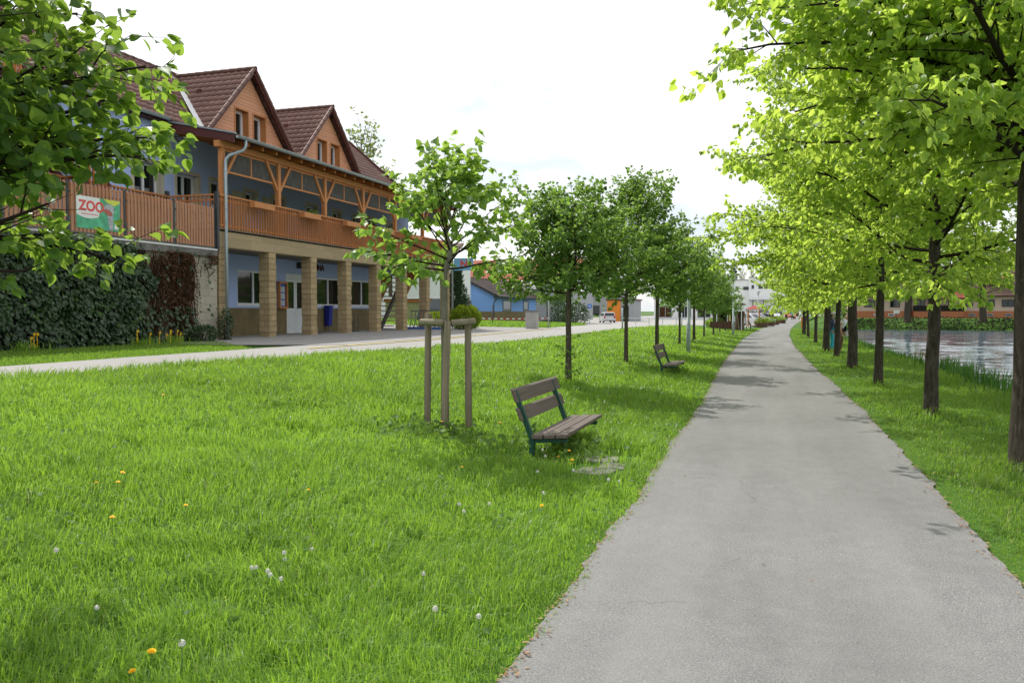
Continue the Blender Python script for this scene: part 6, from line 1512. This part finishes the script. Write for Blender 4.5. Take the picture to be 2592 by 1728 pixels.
    for i, (x, y, r, lab) in enumerate(((-1.75, 92.5, .62, 'nearest brown wooden planter with green bush at the path side'), (-1.05, 101, .62, 'second brown planter along the path'), (-.55, 112, .62, 'third brown planter along the path'), (.35, 124, .6, 'farthest brown planter along the path'))):
        p = thing('planter', lab, 'planter', (x, y, Hz(x, y)), 0, 'wooden planters beside the path')
        m = MB(); k = 8; a = [(r * math.cos(2 * PI * j / k), r * math.sin(2 * PI * j / k), 0) for j in range(k)]; b_ = [(1.12 * r * math.cos(2 * PI * j / k), 1.12 * r * math.sin(2 * PI * j / k), .52) for j in range(k)]
        m.add(a + b_, [tuple(range(k - 1, -1, -1)), tuple(range(k, 2 * k))] + [(j, (j + 1) % k, k + (j + 1) % k, k + j) for j in range(k)]); m.build('tub', 'brownbox', p, local=True)
        n = 420; u = unit(rng.normal(0, 1, (n, 3))) * (rng.random((n, 1)) ** .4); P = u * np.array([r * 1.15, r * 1.15, .42]) + np.array([0, 0, .62]); P[:, 2] = np.maximum(P[:, 2], .5)
        V, F, tt = quads_np(P, u + np.array([0, 0, .6]), rng.uniform(.10, .22, n), rng, .4, .6); npobj('bush', npmesh('bush', V, [F], 'leaf_young' if i % 2 else 'thuja', tt * .5), p)
    # orange marker post and pale posts at the end of the tree row
    tag(MB().box(2.25, 2.65, 91, 91.3, -.05, 1.15).build('marker_post', 'orange'), 'small orange box post beyond the last lime trunks', 'post')
    # pink house over the pond
    h = thing('pink_house', 'long pink house with orange plinth and brown roof across the pond', 'building', (26, 124, 1))
    zg = .9; fy = 121.0
    MB().box(9.5, 60, fy, 134, zg, 3.9).build('wall', 'pinkwall', h); MB().box(9.45, 60, fy - .03, fy, zg - .2, 1.78).build('plinth', 'orangeplinth', h)
    MB().box(17.0, 22.9, fy - .95, fy - .03, zg - .2, 1.76).build('balcony_base', 'orangeplinth', h)
    m = MB(); m.box(17.0, 22.9, fy - .98, fy - .92, 1.76, 2.5).box(17.0, 17.06, fy - .92, fy - .03, 1.76, 2.5).box(22.84, 22.9, fy - .92, fy - .03, 1.76, 2.5); m.build('balcony_rail', M('dark_boards', (.02, .016, .014), .7, .2), h)
    for x in (17.05, 20.6, 22.8): MB().box(x, x + .09, fy - .95, fy - .86, 2.5, 3.42).build('balcony_post', 'fascia', h)
    b = MB(); tiles(b, (9, fy - .5, 3.72), (1, 0, 0), (0, 7, 4.2), 51, 8.1, tw=.5, tl=.5); b.build('roof', 'tile_old', h, True)
    b = MB(); tiles(b, (16.8, fy - 1.25, 3.42), (1, 0, 0), (0, 2.2, 1.35), 6.4, 2.5, tw=.4, tl=.4); b.build('porch_roof', 'tile_red', h, True)
    b = MB(); b.prism([(25.5, fy + 1.2, 5.9), (28.5, fy + 1.2, 5.9), (28.5, fy + 3.5, 6.6), (25.5, fy + 3.5, 6.6)], (0, 0, .1)); b.build('dormer_roof', 'tile_red', h); MB().box(26, 28, fy + 1.6, fy + 4, 4.6, 5.9).build('dormer', 'brownfence', h)
    for x0, x1, zz0, zz1 in ((11.0, 12.4, 2.28, 3.3), (14.2, 15.4, 2.28, 3.3), (17.5, 18.4, 2.0, 3.3), (19.2, 19.95, 1.8, 3.3), (21.2, 22.2, 2.2, 3.3), (23.2, 24.1, 2.35, 3.26), (25.2, 26.6, 2.32, 3.26), (27.4, 28.8, 2.32, 3.26), (30, 31.4, 2.32, 3.26), (33, 34.4, 2.32, 3.26)): win2(h, (0, fy, 0), (1, 0, 0), (0, -1, 0), x0, x1, zz0, zz1, 'post_grey', .09, 1)
    for x in (12.2, 14.0, 23.6, 25.7, 27.8, 30.5): win2(h, (0, fy - .035, 0), (1, 0, 0), (0, -1, 0), x, x + .75, 1.1, 1.45, 'white' if x < 20 else 'greywall', .09, 0)
    m = MB(); m.tube([(16.8, fy - .1, 3.6), (16.8, fy - .1, .9)], .06, 6).tube([(23.0, fy - .1, 3.6), (23.0, fy - .1, .9)], .06, 6).tube([(9, fy - .55, 3.72), (60, fy - .55, 3.72)], .07, 6); m.build('gutter', 'fascia', h)
    s = thing('yellow_banner', 'yellow banner with black lettering on the dark balcony across the pond', 'sign', (19.4, fy - 1, 1.9)); MB().box(18.95, 20.0, fy - 1.0, fy - .985, 1.92, 2.28).build('sheet', M('banner_yellow_plain', (.80, .55, .03), .6, .3, .05), s)
    m = MB(); [m.box(19.06 + k * .13, 19.15 + k * .13, fy - 1.006, fy - 1.001, 2.03, 2.17) for k in range(6)]; m.build('lettering', 'black', s)
    s = thing('white_notice', 'small white notice board on a post before the orange plinth', 'sign', (14.6, 118, 1)); MB().box(14.3, 15.0, 118, 118.04, 1.45, 1.9).build('board', 'white', s); MB().tube([(14.65, 118.06, .9), (14.65, 118.06, 1.5)], .03, 6).build('post', 'steel', s)
    s = thing('white_house', 'pale house end left of the pink house behind the trees', 'building', (6.5, 150, 1)); MB().box(3.5, 11, 148, 158, .9, 6.2).build('wall', 'whitewall', s)
    m = MB(); m.prism([(3.2, 147.6, 6.2), (11.3, 147.6, 6.2), (7.25, 147.6, 9.0)], (0, 11, 0)); m.build('roof', 'tile_old', s)
    win2(s, (3.5, 148, 0), (1, 0, 0), (0, -1, 0), 1.5, 3, 2.2, 3.8, 'greywall', .1, 1)
setup_far()
